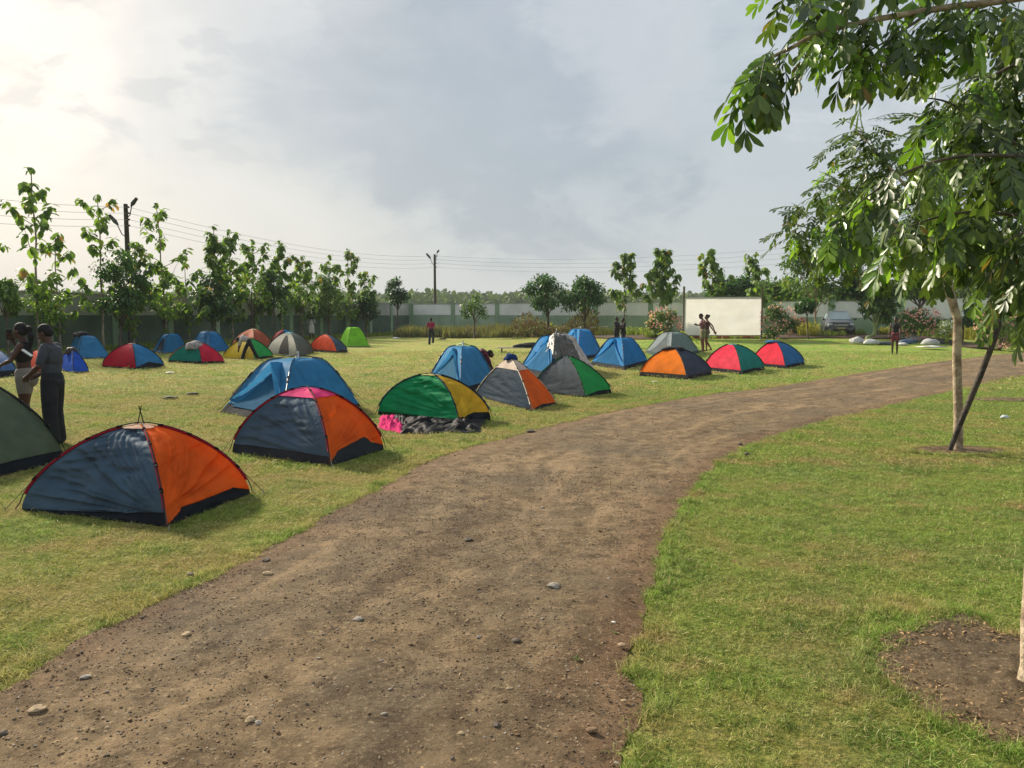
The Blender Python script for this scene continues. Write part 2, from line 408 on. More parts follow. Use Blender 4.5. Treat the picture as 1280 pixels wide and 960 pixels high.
def scatter(name, pts, nor, rz, sc, idx, sources, label, cat=None, kind='stuff'):
    """a point cloud on which geometry nodes place the source meshes"""
    me = bpy.data.meshes.new(name); me.vertices.add(len(pts)); me.vertices.foreach_set('co', np.asarray(pts, np.float32).ravel())
    r3 = np.asarray(nor, np.float32).copy(); r3[:, 2] = rz
    a = me.attributes.new('rot', 'FLOAT_VECTOR', 'POINT'); a.data.foreach_set('vector', r3.ravel())
    a = me.attributes.new('scl', 'FLOAT', 'POINT'); a.data.foreach_set('value', np.asarray(sc, np.float32))
    a = me.attributes.new('idx', 'INT', 'POINT'); a.data.foreach_set('value', np.asarray(idx, np.int32))
    o = link(name, me); tag(o, label, cat, kind=kind)
    ng = bpy.data.node_groups.new(name, 'GeometryNodeTree')
    ng.interface.new_socket('Geometry', in_out='INPUT', socket_type='NodeSocketGeometry')
    ng.interface.new_socket('Geometry', in_out='OUTPUT', socket_type='NodeSocketGeometry')
    N = ng.nodes; Lk = ng.links
    gi = N.new('NodeGroupInput'); go = N.new('NodeGroupOutput'); ip = N.new('GeometryNodeInstanceOnPoints')
    gg = N.new('GeometryNodeGeometryToInstance')
    for s_ in sources[::-1]:
        oi = N.new('GeometryNodeObjectInfo'); oi.inputs['Object'].default_value = s_
        try: oi.inputs['As Instance'].default_value = False
        except Exception: pass
        Lk.new(oi.outputs['Geometry'], gg.inputs[0])
    def na(nm, ty):
        q = N.new('GeometryNodeInputNamedAttribute'); q.data_type = ty; q.inputs[0].default_value = nm; return q.outputs[0]
    ip.inputs['Pick Instance'].default_value = True
    Lk.new(gi.outputs[0], ip.inputs['Points']); Lk.new(gg.outputs[0], ip.inputs['Instance'])
    Lk.new(na('idx', 'INT'), ip.inputs['Instance Index']); Lk.new(na('rot', 'FLOAT_VECTOR'), ip.inputs['Rotation'])
    Lk.new(na('scl', 'FLOAT'), ip.inputs['Scale']); Lk.new(ip.outputs[0], go.inputs[0])
    md = o.modifiers.new('scatter', 'NODES'); md.node_group = ng
    return o
def source(name, me): return bpy.data.objects.new(name, me)

# ================================================================== GROUND
def resample(pts, step):
    pts = [V((p[0], p[1])) for p in pts]; o = []
    for i in range(len(pts)-1):
        p0 = pts[max(i-1, 0)]; p1 = pts[i]; p2 = pts[i+1]; p3 = pts[min(i+2, len(pts)-1)]
        k = max(1, int((p2-p1).length/step))
        for j in range(k):
            u = j/k
            o.append(.5*((2*p1)+(-p0+p2)*u+(2*p0-5*p1+4*p2-p3)*u*u+(-p0+3*p1-3*p2+p3)*u**3))
    o.append(pts[-1]); return np.array([[q.x, q.y] for q in o])
EL = [(0, 868), (60, 828), (100, 800), (200, 752), (300, 706), (400, 650), (480, 608), (560, 568), (640, 546), (700, 530), (780, 512), (880, 494), (960, 485), (1060, 469), (1120, 460), (1190, 450), (1280, 441)]
ER = [(780, 960), (786, 900), (790, 820), (800, 770), (815, 720), (828, 680), (845, 640), (870, 606), (905, 575), (960, 549), (1035, 525), (1100, 511), (1200, 487), (1280, 470)]
el = [(-6.5, -1.0), (-4.4, 1.2), (-3.1, 2.7)]+[tuple(G(*p)[:2]) for p in EL]+[(33, 42), (48, 50), (80, 60)]
er = [(-.4, -1.0), (.1, 1.0), (.32, 2.2)]+[tuple(G(*p)[:2]) for p in ER]+[(22, 28.3), (33, 33.5), (50, 40), (84, 50)]
el = resample(el, .06); er = resample(er, .06)
def wob(e, amp, sc):
    o = e.copy(); tan = np.gradient(e, axis=0); tan /= np.linalg.norm(tan, axis=1, keepdims=True)+1e-9
    for i, (x, y) in enumerate(e):
        w = amp*(MN.noise(V((x*sc, y*sc, 3)))*1.0+.6*MN.noise(V((x*sc*3, y*sc*3, 7)))+.35*MN.noise(V((x*sc*9, y*sc*9, 1))))
        o[i] = e[i]+np.array([-tan[i, 1], tan[i, 0]])*w
    return o
el = wob(el, .09, 1.6); er = wob(er, .09, 1.6)
path_poly = np.vstack([el, er[::-1]])
def blob(cx, cy, rx, ry, n=60, amp=.14, seed=0):
    a = np.linspace(0, 2*pi, n, endpoint=False)
    return np.array([[cx+rx*cos(q)*(1+amp*MN.noise(V((cos(q)*1.6, sin(q)*1.6, seed)))*2), cy+ry*sin(q)*(1+amp*MN.noise(V((cos(q)*1.6, sin(q)*1.6, seed+5)))*2)] for q in a])
b1 = G(1198, 564)
hole1 = blob(b1.x+.02, b1.y, .74, .34, seed=1)
h2 = [(1092, 822), (1110, 792), (1150, 788), (1165, 775), (1205, 768), (1250, 790), (1300, 800), (1390, 850), (1400, 960), (1290, 940), (1200, 912), (1130, 872)]
hole2 = np.array([tuple(G(*p)[:2]) for p in h2]); hole2 = resample(list(map(tuple, hole2))+[tuple(hole2[0])], .05)[:-1]; hole2 = wob(hole2, .05, 4)
b3 = G(1262, 500); hole3 = blob(b3.x, b3.y, .9, .35, seed=4)

def nonuni(lo, hi, fine_lo, fine_hi, fs, grow=1.35):
    a = list(np.arange(fine_lo, fine_hi+fs*.5, fs)); s = fs
    while a[-1] < hi: s *= grow; a.append(a[-1]+s)
    s = fs
    while a[0] > lo: s *= grow; a.insert(0, a[0]-s)
    return np.array(a)
gx = nonuni(-5500, 5500, -30, 60, 2.0); gy = nonuni(-400, 7000, -4, 90, 2.0)
X, Y = np.meshgrid(gx, gy); Z = ground(X, Y)
# distant hills, faint on the horizon left of the middle
far = smooth(2400, 3800, Y)
Zh = Z
n_x, n_y = len(gx), len(gy)
vs = np.stack([X, Y, Zh], -1).reshape(-1, 3)
ii = np.arange(n_y-1)[:, None]*n_x+np.arange(n_x-1)[None]
fs = np.stack([ii, ii+1, ii+1+n_x, ii+n_x], -1).reshape(-1, 4)
tag(link('ground', fastmesh('ground', vs, fs, turf_mat(), True)), 'mown lawn of green and straw coloured turf', 'lawn', kind='structure')

DIRT = dirt_mat('dirt', 1.0); SOIL = dirt_mat('bare_soil', .3, True)
def relief(x, y, dz=.006): return dz+.012+.014*MN.noise(V((x*1.1, y*1.1, 0)))+.012*MN.noise(V((x*4, y*4, 2)))+.008*MN.noise(V((x*9, y*9, 5)))
def ribbon(A, B, m, dz, name, label):
    n = min(len(A), len(B)); ia = np.linspace(0, len(A)-1, 700).astype(int); 
    # pair the two edges by arc length
    def arc(E): d = np.r_[0, np.cumsum(np.linalg.norm(np.diff(E, axis=0), axis=1))]; return d/d[-1]
    u = np.linspace(0, 1, 900)**1.6
    aa, bb = arc(A), arc(B)
    a = np.stack([np.interp(u, aa, A[:, k]) for k in (0, 1)], 1); b = np.stack([np.interp(u, bb, B[:, k]) for k in (0, 1)], 1)
    w = np.linspace(0, 1, m)
    Q = a[:, None]*(1-w[None, :, None])+b[:, None]*w[None, :, None]
    Zq = np.zeros(Q.shape[:2])
    for i in range(Q.shape[0]):
        for j in range(m):
            x, y = Q[i, j]
            e = min(1, min(j, m-1-j)/4)
            Zq[i, j] = dz*(1-e)+e*max(dz, relief(x, y, dz))
    Zq = Zq+ground(Q[..., 0], Q[..., 1])
    vs = np.concatenate([Q, Zq[..., None]], -1).reshape(-1, 3)
    i0 = np.arange(len(u)-1)[:, None]*m+np.arange(m-1)[None]
    fs = np.stack([i0, i0+m, i0+m+1, i0+1], -1).reshape(-1, 4)
    # the outer metre of the right-hand margin and a thin left margin are redder earth
    W = np.linalg.norm(b-a, axis=1)[:, None]*w[None]; Wr = np.linalg.norm(b-a, axis=1)[:, None]*(1-w[None])
    edge = np.clip(1-Wr/.8, 0, 1)*.85+np.clip(1-W/.7, 0, 1)*.75
    return tag(link(name, fastmesh(name, vs, fs, DIRT, True, {'edge': edge.ravel(), 'across': W.ravel(), 'along': np.broadcast_to(np.r_[0, np.cumsum(np.linalg.norm(np.diff(a, axis=0), axis=1))][:, None], W.shape).ravel()})), label, 'path', kind='structure')
ribbon(el, er, 60, .006, 'dirt_path', 'curving path of brown earth and grit across the lawn')
def patch(name, poly, label, dz=.006):
    c = poly.mean(0); rings = 22; vs = [(c[0], c[1], dz+.02)]; n = len(poly)
    for r in range(1, rings+1):
        k = r/rings
        for x, y in poly:
            xx, yy = c[0]+(x-c[0])*k, c[1]+(y-c[1])*k
            vs.append((xx, yy, dz+(1-k)*.02+((.016*MN.noise(V((xx*6, yy*6, 9)))+.014*MN.noise(V((xx*17, yy*17, 3)))+.012) if r < rings else 0)))
    fs = [(0, 1+j, 1+(j+1) % n) for j in range(n)]
    fs += [(1+(r-1)*n+j, 1+r*n+j, 1+r*n+(j+1) % n, 1+(r-1)*n+(j+1) % n) for r in range(1, rings) for j in range(n)]
    tag(link(name, mesh(name, vs, fs, SOIL, True, {'edge': [.3]*len(vs)})), label, 'soil', kind='structure')
patch('soil', hole1, 'bare soil round the foot of the staked tree')
patch('soil', hole2, 'bare soil and dead leaves round the near trunk')
patch('soil', hole3, 'worn bare spot in the lawn beyond the staked tree')

# ---- grass blades, dense near the camera, coarser farther off
BL = blade_mat()
def clump(nb, rad, h0, h1, w, name, bend=.6):
    r = rad*np.sqrt(rng.random(nb)); a = rng.random(nb)*2*pi
    pos = np.stack([r*np.cos(a), r*np.sin(a), np.zeros(nb)-.004], 1)
    d = unit(nb); d[:, 2] = np.abs(d[:, 2])*.5+bend*rng.uniform(.35, 1.3, nb); nr = unit(nb)
    L = rng.uniform(h0, h1, nb); Wd = w*rng.uniform(.6, 1.2, nb)
    # two-piece blade, tip bending over
    d /= np.linalg.norm(d, axis=1, keepdims=True)
    sd_ = np.cross(d, nr); sd_ /= np.linalg.norm(sd_, axis=1, keepdims=True)+1e-9
    mid = pos+d*(L*.55)[:, None]; d2 = d.copy(); d2[:, 2] *= rng.uniform(-.2, .75, nb); d2 /= np.linalg.norm(d2, axis=1, keepdims=True)
    tip = mid+d2*(L*.5)[:, None]
    vs = np.stack([pos-sd_*Wd[:, None]*.5, pos+sd_*Wd[:, None]*.5, mid-sd_*Wd[:, None]*.45, mid+sd_*Wd[:, None]*.45, tip], 1).reshape(-1, 3)
    F = np.array([(0, 1, 3), (0, 3, 2), (2, 3, 4)]); fs = (F[None]+(np.arange(nb)*5)[:, None, None]).reshape(-1, 3)
    return source(name, fastmesh(name, vs, fs, BL, False, {'v': np.repeat(rng.random(nb), 5)}))
near_src = [clump(26, .075, .018, .045, .0032, 'clump') for _ in range(5)]
long_src = [clump(22, .05, .04, .085, .0038, 'clump', 1.0) for _ in range(4)]
mid_src = [clump(26, .15, .022, .05, .0075, 'clump') for _ in range(4)]
far_src = [clump(26, .30, .03, .06, .017, 'clump') for _ in range(4)]
def lawn_points(y0, y1, dens, margin=1.06, holes=(hole1, hole2, hole3)):
    A = (y1*y1-y0*y0)*.667*margin; n = int(A*dens)
    y = np.sqrt(rng.random(n)*(y1*y1-y0*y0)+y0*y0); x = (rng.random(n)*2-1)*.667*margin*(y+.25)
    k = ~inpoly(x, y, path_poly)
    for h in holes: k &= ~inpoly(x, y, h)
    return x[k], y[k]
def put(name, x, y, src, s0, s1, label, thin=True, longgrass=None):
    if thin:   # bare and threadbare spots
        f = np.array([MN.noise(V((a*1.9, b*1.9, 4)))+.5*MN.noise(V((a*6, b*6, 8))) for a, b in zip(x, y)])
        k = rng.random(len(x)) < np.clip(1.15-np.maximum(0, f-.22)*2.2, .25, 1); x, y, f = x[k], y[k], f[k]
        s = rng.uniform(s0, s1, len(x))*(1-.35*np.clip(f, -.2, .6))
    else: s = rng.uniform(s0, s1, len(x))
    z_ = ground(x, y)
    tl = rng.normal(0, .14, (len(x), 3))
    scatter(name, np.stack([x, y, z_], 1), tl, rng.random(len(x))*6.28, s, rng.integers(0, len(src), len(x)), src, label, 'grass')
GL = 'short green and straw coloured grass blades of the lawn'
x, y = lawn_points(2.5, 9.5, 330); put('grass', x, y, near_src, .7, 1.25, GL)
x, y = lawn_points(9.0, 19, 75); put('grass', x, y, mid_src, .75, 1.25, GL)
x, y = lawn_points(18.5, 40, 16); put('grass', x, y, far_src, .75, 1.2, GL)
# longer tufts along the edges of path and soil, and in loose patches on the right lawn
ex, ey = [], []
for E, sgn in ((el, 1), (er, -1)):
    tan = np.gradient(E, axis=0); tan /= np.linalg.norm(tan, axis=1, keepdims=True)+1e-9
    for i in range(len(E)):
        if E[i, 1] < 2.4 or E[i, 1] > 22: continue
        for _ in range(4 if E[i, 1] < 11 else 2):
            o_ = sgn*abs(rng.normal(0, .09))-sgn*.0
            if MN.noise(V((E[i, 0]*2, E[i, 1]*2, 12))) < -.12 and rng.random() < .7: continue
            ex.append(E[i, 0]-tan[i, 1]*o_); ey.append(E[i, 1]+tan[i, 0]*o_)
for E in (hole1, hole2):
    for q in E:
        for _ in range(9): ex.append(q[0]+rng.normal(0, .05)); ey.append(q[1]+rng.normal(0, .05))
c2 = G(1140, 770)
for _ in range(260): ex.append(c2.x+rng.normal(0, .26)); ey.append(c2.y+rng.normal(0, .10)+.04)
xx, yy = lawn_points(2.6, 8, 26)
k = (xx > .4) & (np.array([MN.noise(V((a*1.3, b*1.3, 21))) for a, b in zip(xx, yy)]) > .08); ex += list(xx[k]); ey += list(yy[k])
ex, ey = np.array(ex), np.array(ey); k = ~inpoly(ex, ey, hole2) | (rng.random(len(ex)) < .45); ex, ey = ex[k], ey[k]
put('grass', ex, ey, long_src, .55, 1.05, 'longer grass tufts fringing the dirt path', thin=False)

# ---- grit and stones of the path
def rock(r, seed, mat, name='stone', flat=.6, sub=2):
    bm = bmesh.new(); bmesh.ops.create_icosphere(bm, subdivisions=sub, radius=r)
    for v in bm.verts:
        n = MN.noise(v.co/r*1.1+V((seed*3.1, seed, 0)))+.5*MN.noise(v.co/r*2.6+V((seed, 5, 0)))
        v.co *= 1+.42*n; v.co.z *= flat; v.co.x *= 1.25
    me = bpy.data.meshes.new(name); bm.to_mesh(me); bm.free(); me.materials.append(mat)
    return me
STN = [simple('stone_grey', '948c80', .9, .2, 30, .5, 90), simple('stone_tan', 'a08a6c', .9, .2, 30, .5, 90), simple('stone_dark', '5d5348', .9, .2, 30, .5, 90), simple('stone_brown', '7b6248', .9, .2, 30, .5, 90)]
gsrc = [source('pebble', rock(.01, i, STN[(3, 2, 3, 1, 2, 3, 0, 3)[i]], 'pebble', .6, 1)) for i in range(8)]
def path_pts(y0, y1, dens):
    n = int((y1*y1-y0*y0)*.7*dens); y = np.sqrt(rng.random(n)*(y1*y1-y0*y0)+y0*y0); x = (rng.random(n)*2-1)*.7*(y+.2)
    k = inpoly(x, y, path_poly); return x[k], y[k]
def peb(name, x, y, s):
    z_ = ground(x, y)+np.array([max(.006, relief(a, b)) for a, b in zip(x, y)])+.002*s
    scatter(name, np.stack([x, y, z_], 1), rng.normal(0, .3, (len(x), 3)), rng.random(len(x))*6.28, s, rng.integers(0, len(gsrc), len(x)), gsrc, 'loose grit and pebbles on the dirt path', 'gravel')
x, y = path_pts(2.6, 9, 1700); x += .0; k = np.array([MN.noise(V((a*.9, b*.9, 31)))+.5*MN.noise(V((a*3, b*3, 31))) for a, b in zip(x, y)]) > -.25+.5*rng.random(len(x))-.25; x, y = x[k], y[k]; peb('gravel', x, y, .12+.62*rng.random(len(x))**3)
x, y = path_pts(2.6, 18, 60); peb('gravel', x, y, .4+.9*rng.random(len(x))**4)
# crumbs and dead leaf bits on the bare soil
tw = MB()
bits = []
for h, n in ((hole2, 2600), (hole1, 350)):
    lo_, hi_ = h.min(0), h.max(0)
    for _ in range(n):
        p = rng.uniform(lo_, hi_)
        if inpoly(p[0], p[1], h): bits.append((p[0], p[1], .02+.012*rng.random()))
x, y = path_pts(2.6, 7, 9); bits += [(a, b, .022) for a, b in zip(x, y)]
bits = np.array(bits); ax = unit(len(bits)); ax[:, 2] *= .15; nr = unit(len(bits))*.5+np.array([0, 0, 1])
LM = leafmat('dry_leaf', '5a432c', 'b59468', None, .8, .1)
tag(link('leaf_litter', leaves_mesh('leaf_litter', bits, ax, nr, .012+.03*rng.random(len(bits)), .005+.012*rng.random(len(bits)), LM)), 'dry leaf bits and chips on bare soil', 'leaf litter', kind='stuff')

stones = [(645, 803, 17, 2, 'rounded dark stone half sunk in the middle of the path'), (448, 779, 20, 0, 'broad pale flat stone left of the path middle'),
 (692, 738, 22, 0, 'grey angular stone beside the darker patch of path'), (47, 892, 26, 1, 'flat tan stone at the lower left margin of the path'),
 (323, 919-10, 14, 0, 'small grey stone near the bottom left of the path'), (637, 865, 13, 1, 'small oval pebble below the sunken dark stone'),
 (158+175, 704, 16, 2, 'dark stone at the grass edge left of the path'), (335, 706+14, 18, 1, 'long pale chip of stone by the left grass edge'),
 (585, 677, 17, 2, 'flat dark stone lying alone up the path'), (678, 637, 9, 0, 'small light stone farther up the path'),
 (107, 922-70, 15, 0, 'grey stone in the earth near the lower left grass'), (233, 797, 17, 1, 'pale stone among the grit left of the path'),
 (663, 541, 16, 2, 'dark lump of earth at the far grass edge near the tents'), (1, 922, 22, 2, 'black lump at the left border of the photo'),
 (777, 812, 14, 1, 'light brown chip beside the small weed'), (780, 882, 11, 1, 'pale chip at the right grass edge of the path'),
 (620, 917-5, 16, 2, 'dark clod near the bottom of the path'), (576, 922, 12, 1, 'small tan stone beside the dark clod'),
 (313, 906, 18, 1, 'tan flake of stone on the lower left path'), (740, 921, 20, 3, 'brown clod of earth near the lower right grass'),
 (598, 800, 10, 0, 'pair-sized pale pebble left of the sunken dark stone'), (238, 720, 14, 2, 'small dark stone in the reddish margin'),
 (480, 770+130, 11, 0, 'little grey stone low in the middle of the path'), (925, 557, 10, 2, 'dark stone at the inner bend of the path'), (933, 570, 12, 2, 'second dark stone below the one at the inner bend')]
for i, (px, py, w, m_, lab) in enumerate(stones):
    p = G(px, py); r = w*p.length/FPX/3.3
    o = link('stone', rock(r, i+11, STN[m_], 'stone', .5), None, (p.x, p.y, max(.006, relief(p.x, p.y))+r*.12)); o.rotation_euler = (0, 0, i*1.3)
    lab = lab.replace('pair-sized ', '')
    tag(o, lab, 'stone', 'stones lying on the dirt path')
# small weeds on the path
WD = leafmat('weed_leaf', '5d7038', '9aa870', None, .6, .25)
for px, py, lab in ((722, 828, 'small pale green weed on the path with grey leaves at its foot'), (767, 795, 'small weed at the right margin of the path'), (751, 724, 'tiny green weed high up near the right path margin')):
    p = G(px, py); n = 26; e = empty('weed', p, lab, 'weed', 'weeds growing on the path')
    d = unit(n); d[:, 2] = np.abs(d[:, 2])*.9+.2; q = d*.03*rng.random((n, 1)); q[:, 2] += .006
    s = .7 if py != 724 else .4
    link('foliage', leaves_mesh('foliage', q*s, d, unit(n)*.4+np.array([0, 0, 1]), .028*s, .016*s, WD), e)
    m = MB(); m.tube([(0, 0, -.01), (.004, 0, .03*s), (0, .003, .055*s)], .0018, 5); m.build('stem', simple('stem', '6d7a45'), e)

# ================================================================== WALLS
CW = simple('wall_white', 'e8e8e3', .9, .06, .6, .2, 20, col2='d6d7d2'); CG = simple('wall_green', '9db09a', .9, .10, .5, .2, 14, col2='82987f')
CP = simple('pillar_green', '88a183', .9, .08, .8, .2, 20); CC = simple('coping', 'b5b3aa', .9, .1, 2)
CGL = simple('wall_green_shaded', '5d6f60', .95, .15, .35, .4, 14, col2='48584c'); CWL = simple('wall_white_shaded', 'b4b3aa', .95, .1, .5, .3, 20, col2='9a9b95')  # left wall: the shade on its sunless face is put into both colours
def wall(name, A, B, nsec, zb, zt, mats, label, zg=None):
    """a garden wall from A to B in bays between pillars: green plinth course below, pale course above"""
    A = V(A); B = V(B); e = empty(name, (A.x, A.y, 0), label, 'wall'); d = (B-A); Lt = d.length; d.normalize(); ang = math.atan2(d.y, d.x)
    pm = nb = None
    for i in range(nsec+1):
        p = A+(B-A)*(i/nsec); g = gz(p.x, p.y); r = p-A
        t_ = zt[0]+(zt[1]-zt[0])*i/nsec
        m = MB(); m.box((r.x, r.y, (g-.3+t_+.10)/2), (.42, .42, t_+.10-g+.3), ang); m.box((r.x, r.y, t_+.13), (.5, .5, .06), ang)
        m.build('pillar', mats[2], e, False)
        if i == nsec: break
        q = A+(B-A)*((i+.5)/nsec)-A; g0 = min(gz(*(A+(B-A)*((i+k)/nsec)).xy) for k in (0, 1))-.3
        t2 = zt[0]+(zt[1]-zt[0])*(i+.5)/nsec; b2 = zb[0]+(zb[1]-zb[0])*(i+.5)/nsec
        w = Lt/nsec-.42
        m = MB(); m.box((q.x, q.y, (g0+b2)/2), (w, .24, b2-g0), ang); m.build('lower_panel', mats[1], e, False)
        m = MB(); m.box((q.x, q.y, (b2+t2)/2+.001), (w, .20, t2-b2-.002), ang); m.build('upper_panel', mats[0], e, False)
        m = MB(); m.box((q.x, q.y, t2+.03), (w, .28, .06), ang); m.build('coping', mats[3], e, False)
    return e
cor = at(511, 80); lw0 = V((-23.4-.313*22, 41-22, 0)); cor.z = 0
wall('perimeter_wall', lw0, cor, 15, (1.88, 1.92), (3.02, 3.05), (CWL, CGL, CP, CWL), 'long garden wall with shade-darkened green foot along the left row of trees')
wr = at(1050, 58); wr.z = 0; cor2 = cor+V((.35, .2, 0))
mid_ = at(880, 66); mid_.z = 0
wall('perimeter_wall', cor2, at(888, 64.5)*1.0-V((0, 0, gz(*at(888, 64.5).xy))), 6, (1.98, 1.86), (3.02, 3.0), (CW, CG, CP, CC), 'far garden wall, white over green, behind the tall dry grass')
a2 = at(889.5, 64.3); a2.z = 0; b2_ = at(1125, 56.3); b2_.z = 0
wall('perimeter_wall', a2, b2_, 3, (1.84, 1.70), (2.96, 2.92), (CW, CG, CP, CC), 'garden wall behind the parked car and the screen')
a3 = at(1126, 55.9); a3.z = 0; b3_ = at(1500, 49); b3_.z = 0
wall('perimeter_wall', a3, b3_, 4, (1.68, 1.62), (3.05, 3.0), (CW, CG, CP, CC), 'slightly higher stretch of garden wall behind the pink flowering shrubs')

# ================================================================== POLES, WIRES
WOODP = simple('pole', '4a443d', .9, .25, 3, .4, 20); DK = simple('dark_metal', '3a3a3a', .5, .1, 8); GREY = simple('grey_metal', '8b8f92', .45, .1, 8, metal=.3)
def pole(px, D, zt, ins, lamps, label):
    p = at(px, D); e = empty('utility_pole', p, label, 'utility pole')
    m = MB(); m.tube([(0, 0, -.3), (0, 0, zt*.5), (0, 0, zt-p.z)], [.17, .145, .11], 12); m.build('shaft', WOODP, e)
    res = []
    for k in ins:
        m = MB(); m.ball((.17, -.02, k-p.z), .06, 8, 5); m.tube([(0, 0, k-p.z), (.17, -.02, k-p.z)], .02, 6); m.build('insulator', simple('porcelain', '5a3f33', .3), e)
        res.append(V((p.x+.17, p.y-.02, k)))
    for dx, dz, L in lamps:
        s = 1 if dx > 0 else -1
        m = MB(); m.tube([(0, 0, dz-p.z-.5), (.25*s, -.05, dz-p.z-.3), (dx*.62, -.1, dz-p.z+abs(dx)*.3)], .028, 6); ar = m.build('lamp_arm', DK, e)
        m = MB(); m.tube([(dx*.55, -.1, dz-p.z+abs(dx)*.26), (dx*.75, -.12, dz-p.z+abs(dx)*.52), (dx*1.15, -.14, dz-p.z+abs(dx)*.98)], [.05, .12, .085], 8); m.build('lamp_head', DK, ar)
    return res
zz = lambda px, py, D: P(px, py, D).z
i1 = pole(163, 43.5, zz(163, 255, 43.5), [zz(163, y, 43.5) for y in (259, 266.5, 274.5, 282)], [(.62, zz(163, 262, 43.5), 1), (-.75, zz(163, 286, 43.5), 1)], 'utility pole with two street lamp heads among the left trees')
i2 = pole(544, 82, zz(544, 318, 82), [zz(544, y, 82) for y in (320, 324.5, 329, 334)], [(.42, zz(544, 320, 82)+.2, 1), (-.75, zz(544, 327, 82)+.1, 1)], 'lone utility pole with two street lamp heads behind the far wall')
i3 = pole(1128, 61, zz(1128, 292, 61), [zz(1128, y, 61) for y in (294, 301, 308, 315)], [(.6, zz(1128, 294, 61), 1)], 'utility pole hidden in the trees behind the right wall')
i0 = pole(-240, 30, zz(-240, 205, 30), [zz(-240, y, 30) for y in (212, 226, 240, 254)], [], 'utility pole at the left')
WIRE = simple('cable', '9a9c9e', .7)
for k in range(4):
    m = MB()
    for a, b in ((i0[k], i1[k]), (i1[k], i2[k]), (i2[k], i3[k])):
        sag = (a-b).length*.022
        m.tube([a.lerp(b, j/16)-V((0, 0, sag*4*(j/16)*(1-j/16))) for j in range(17)], .009, 5)
    o = m.build('power_cable', WIRE); tag(o, ('topmost', 'second highest', 'third highest', 'lowest')[k]+' of the four cables strung between the utility poles', 'cable', 'cables between the utility poles')

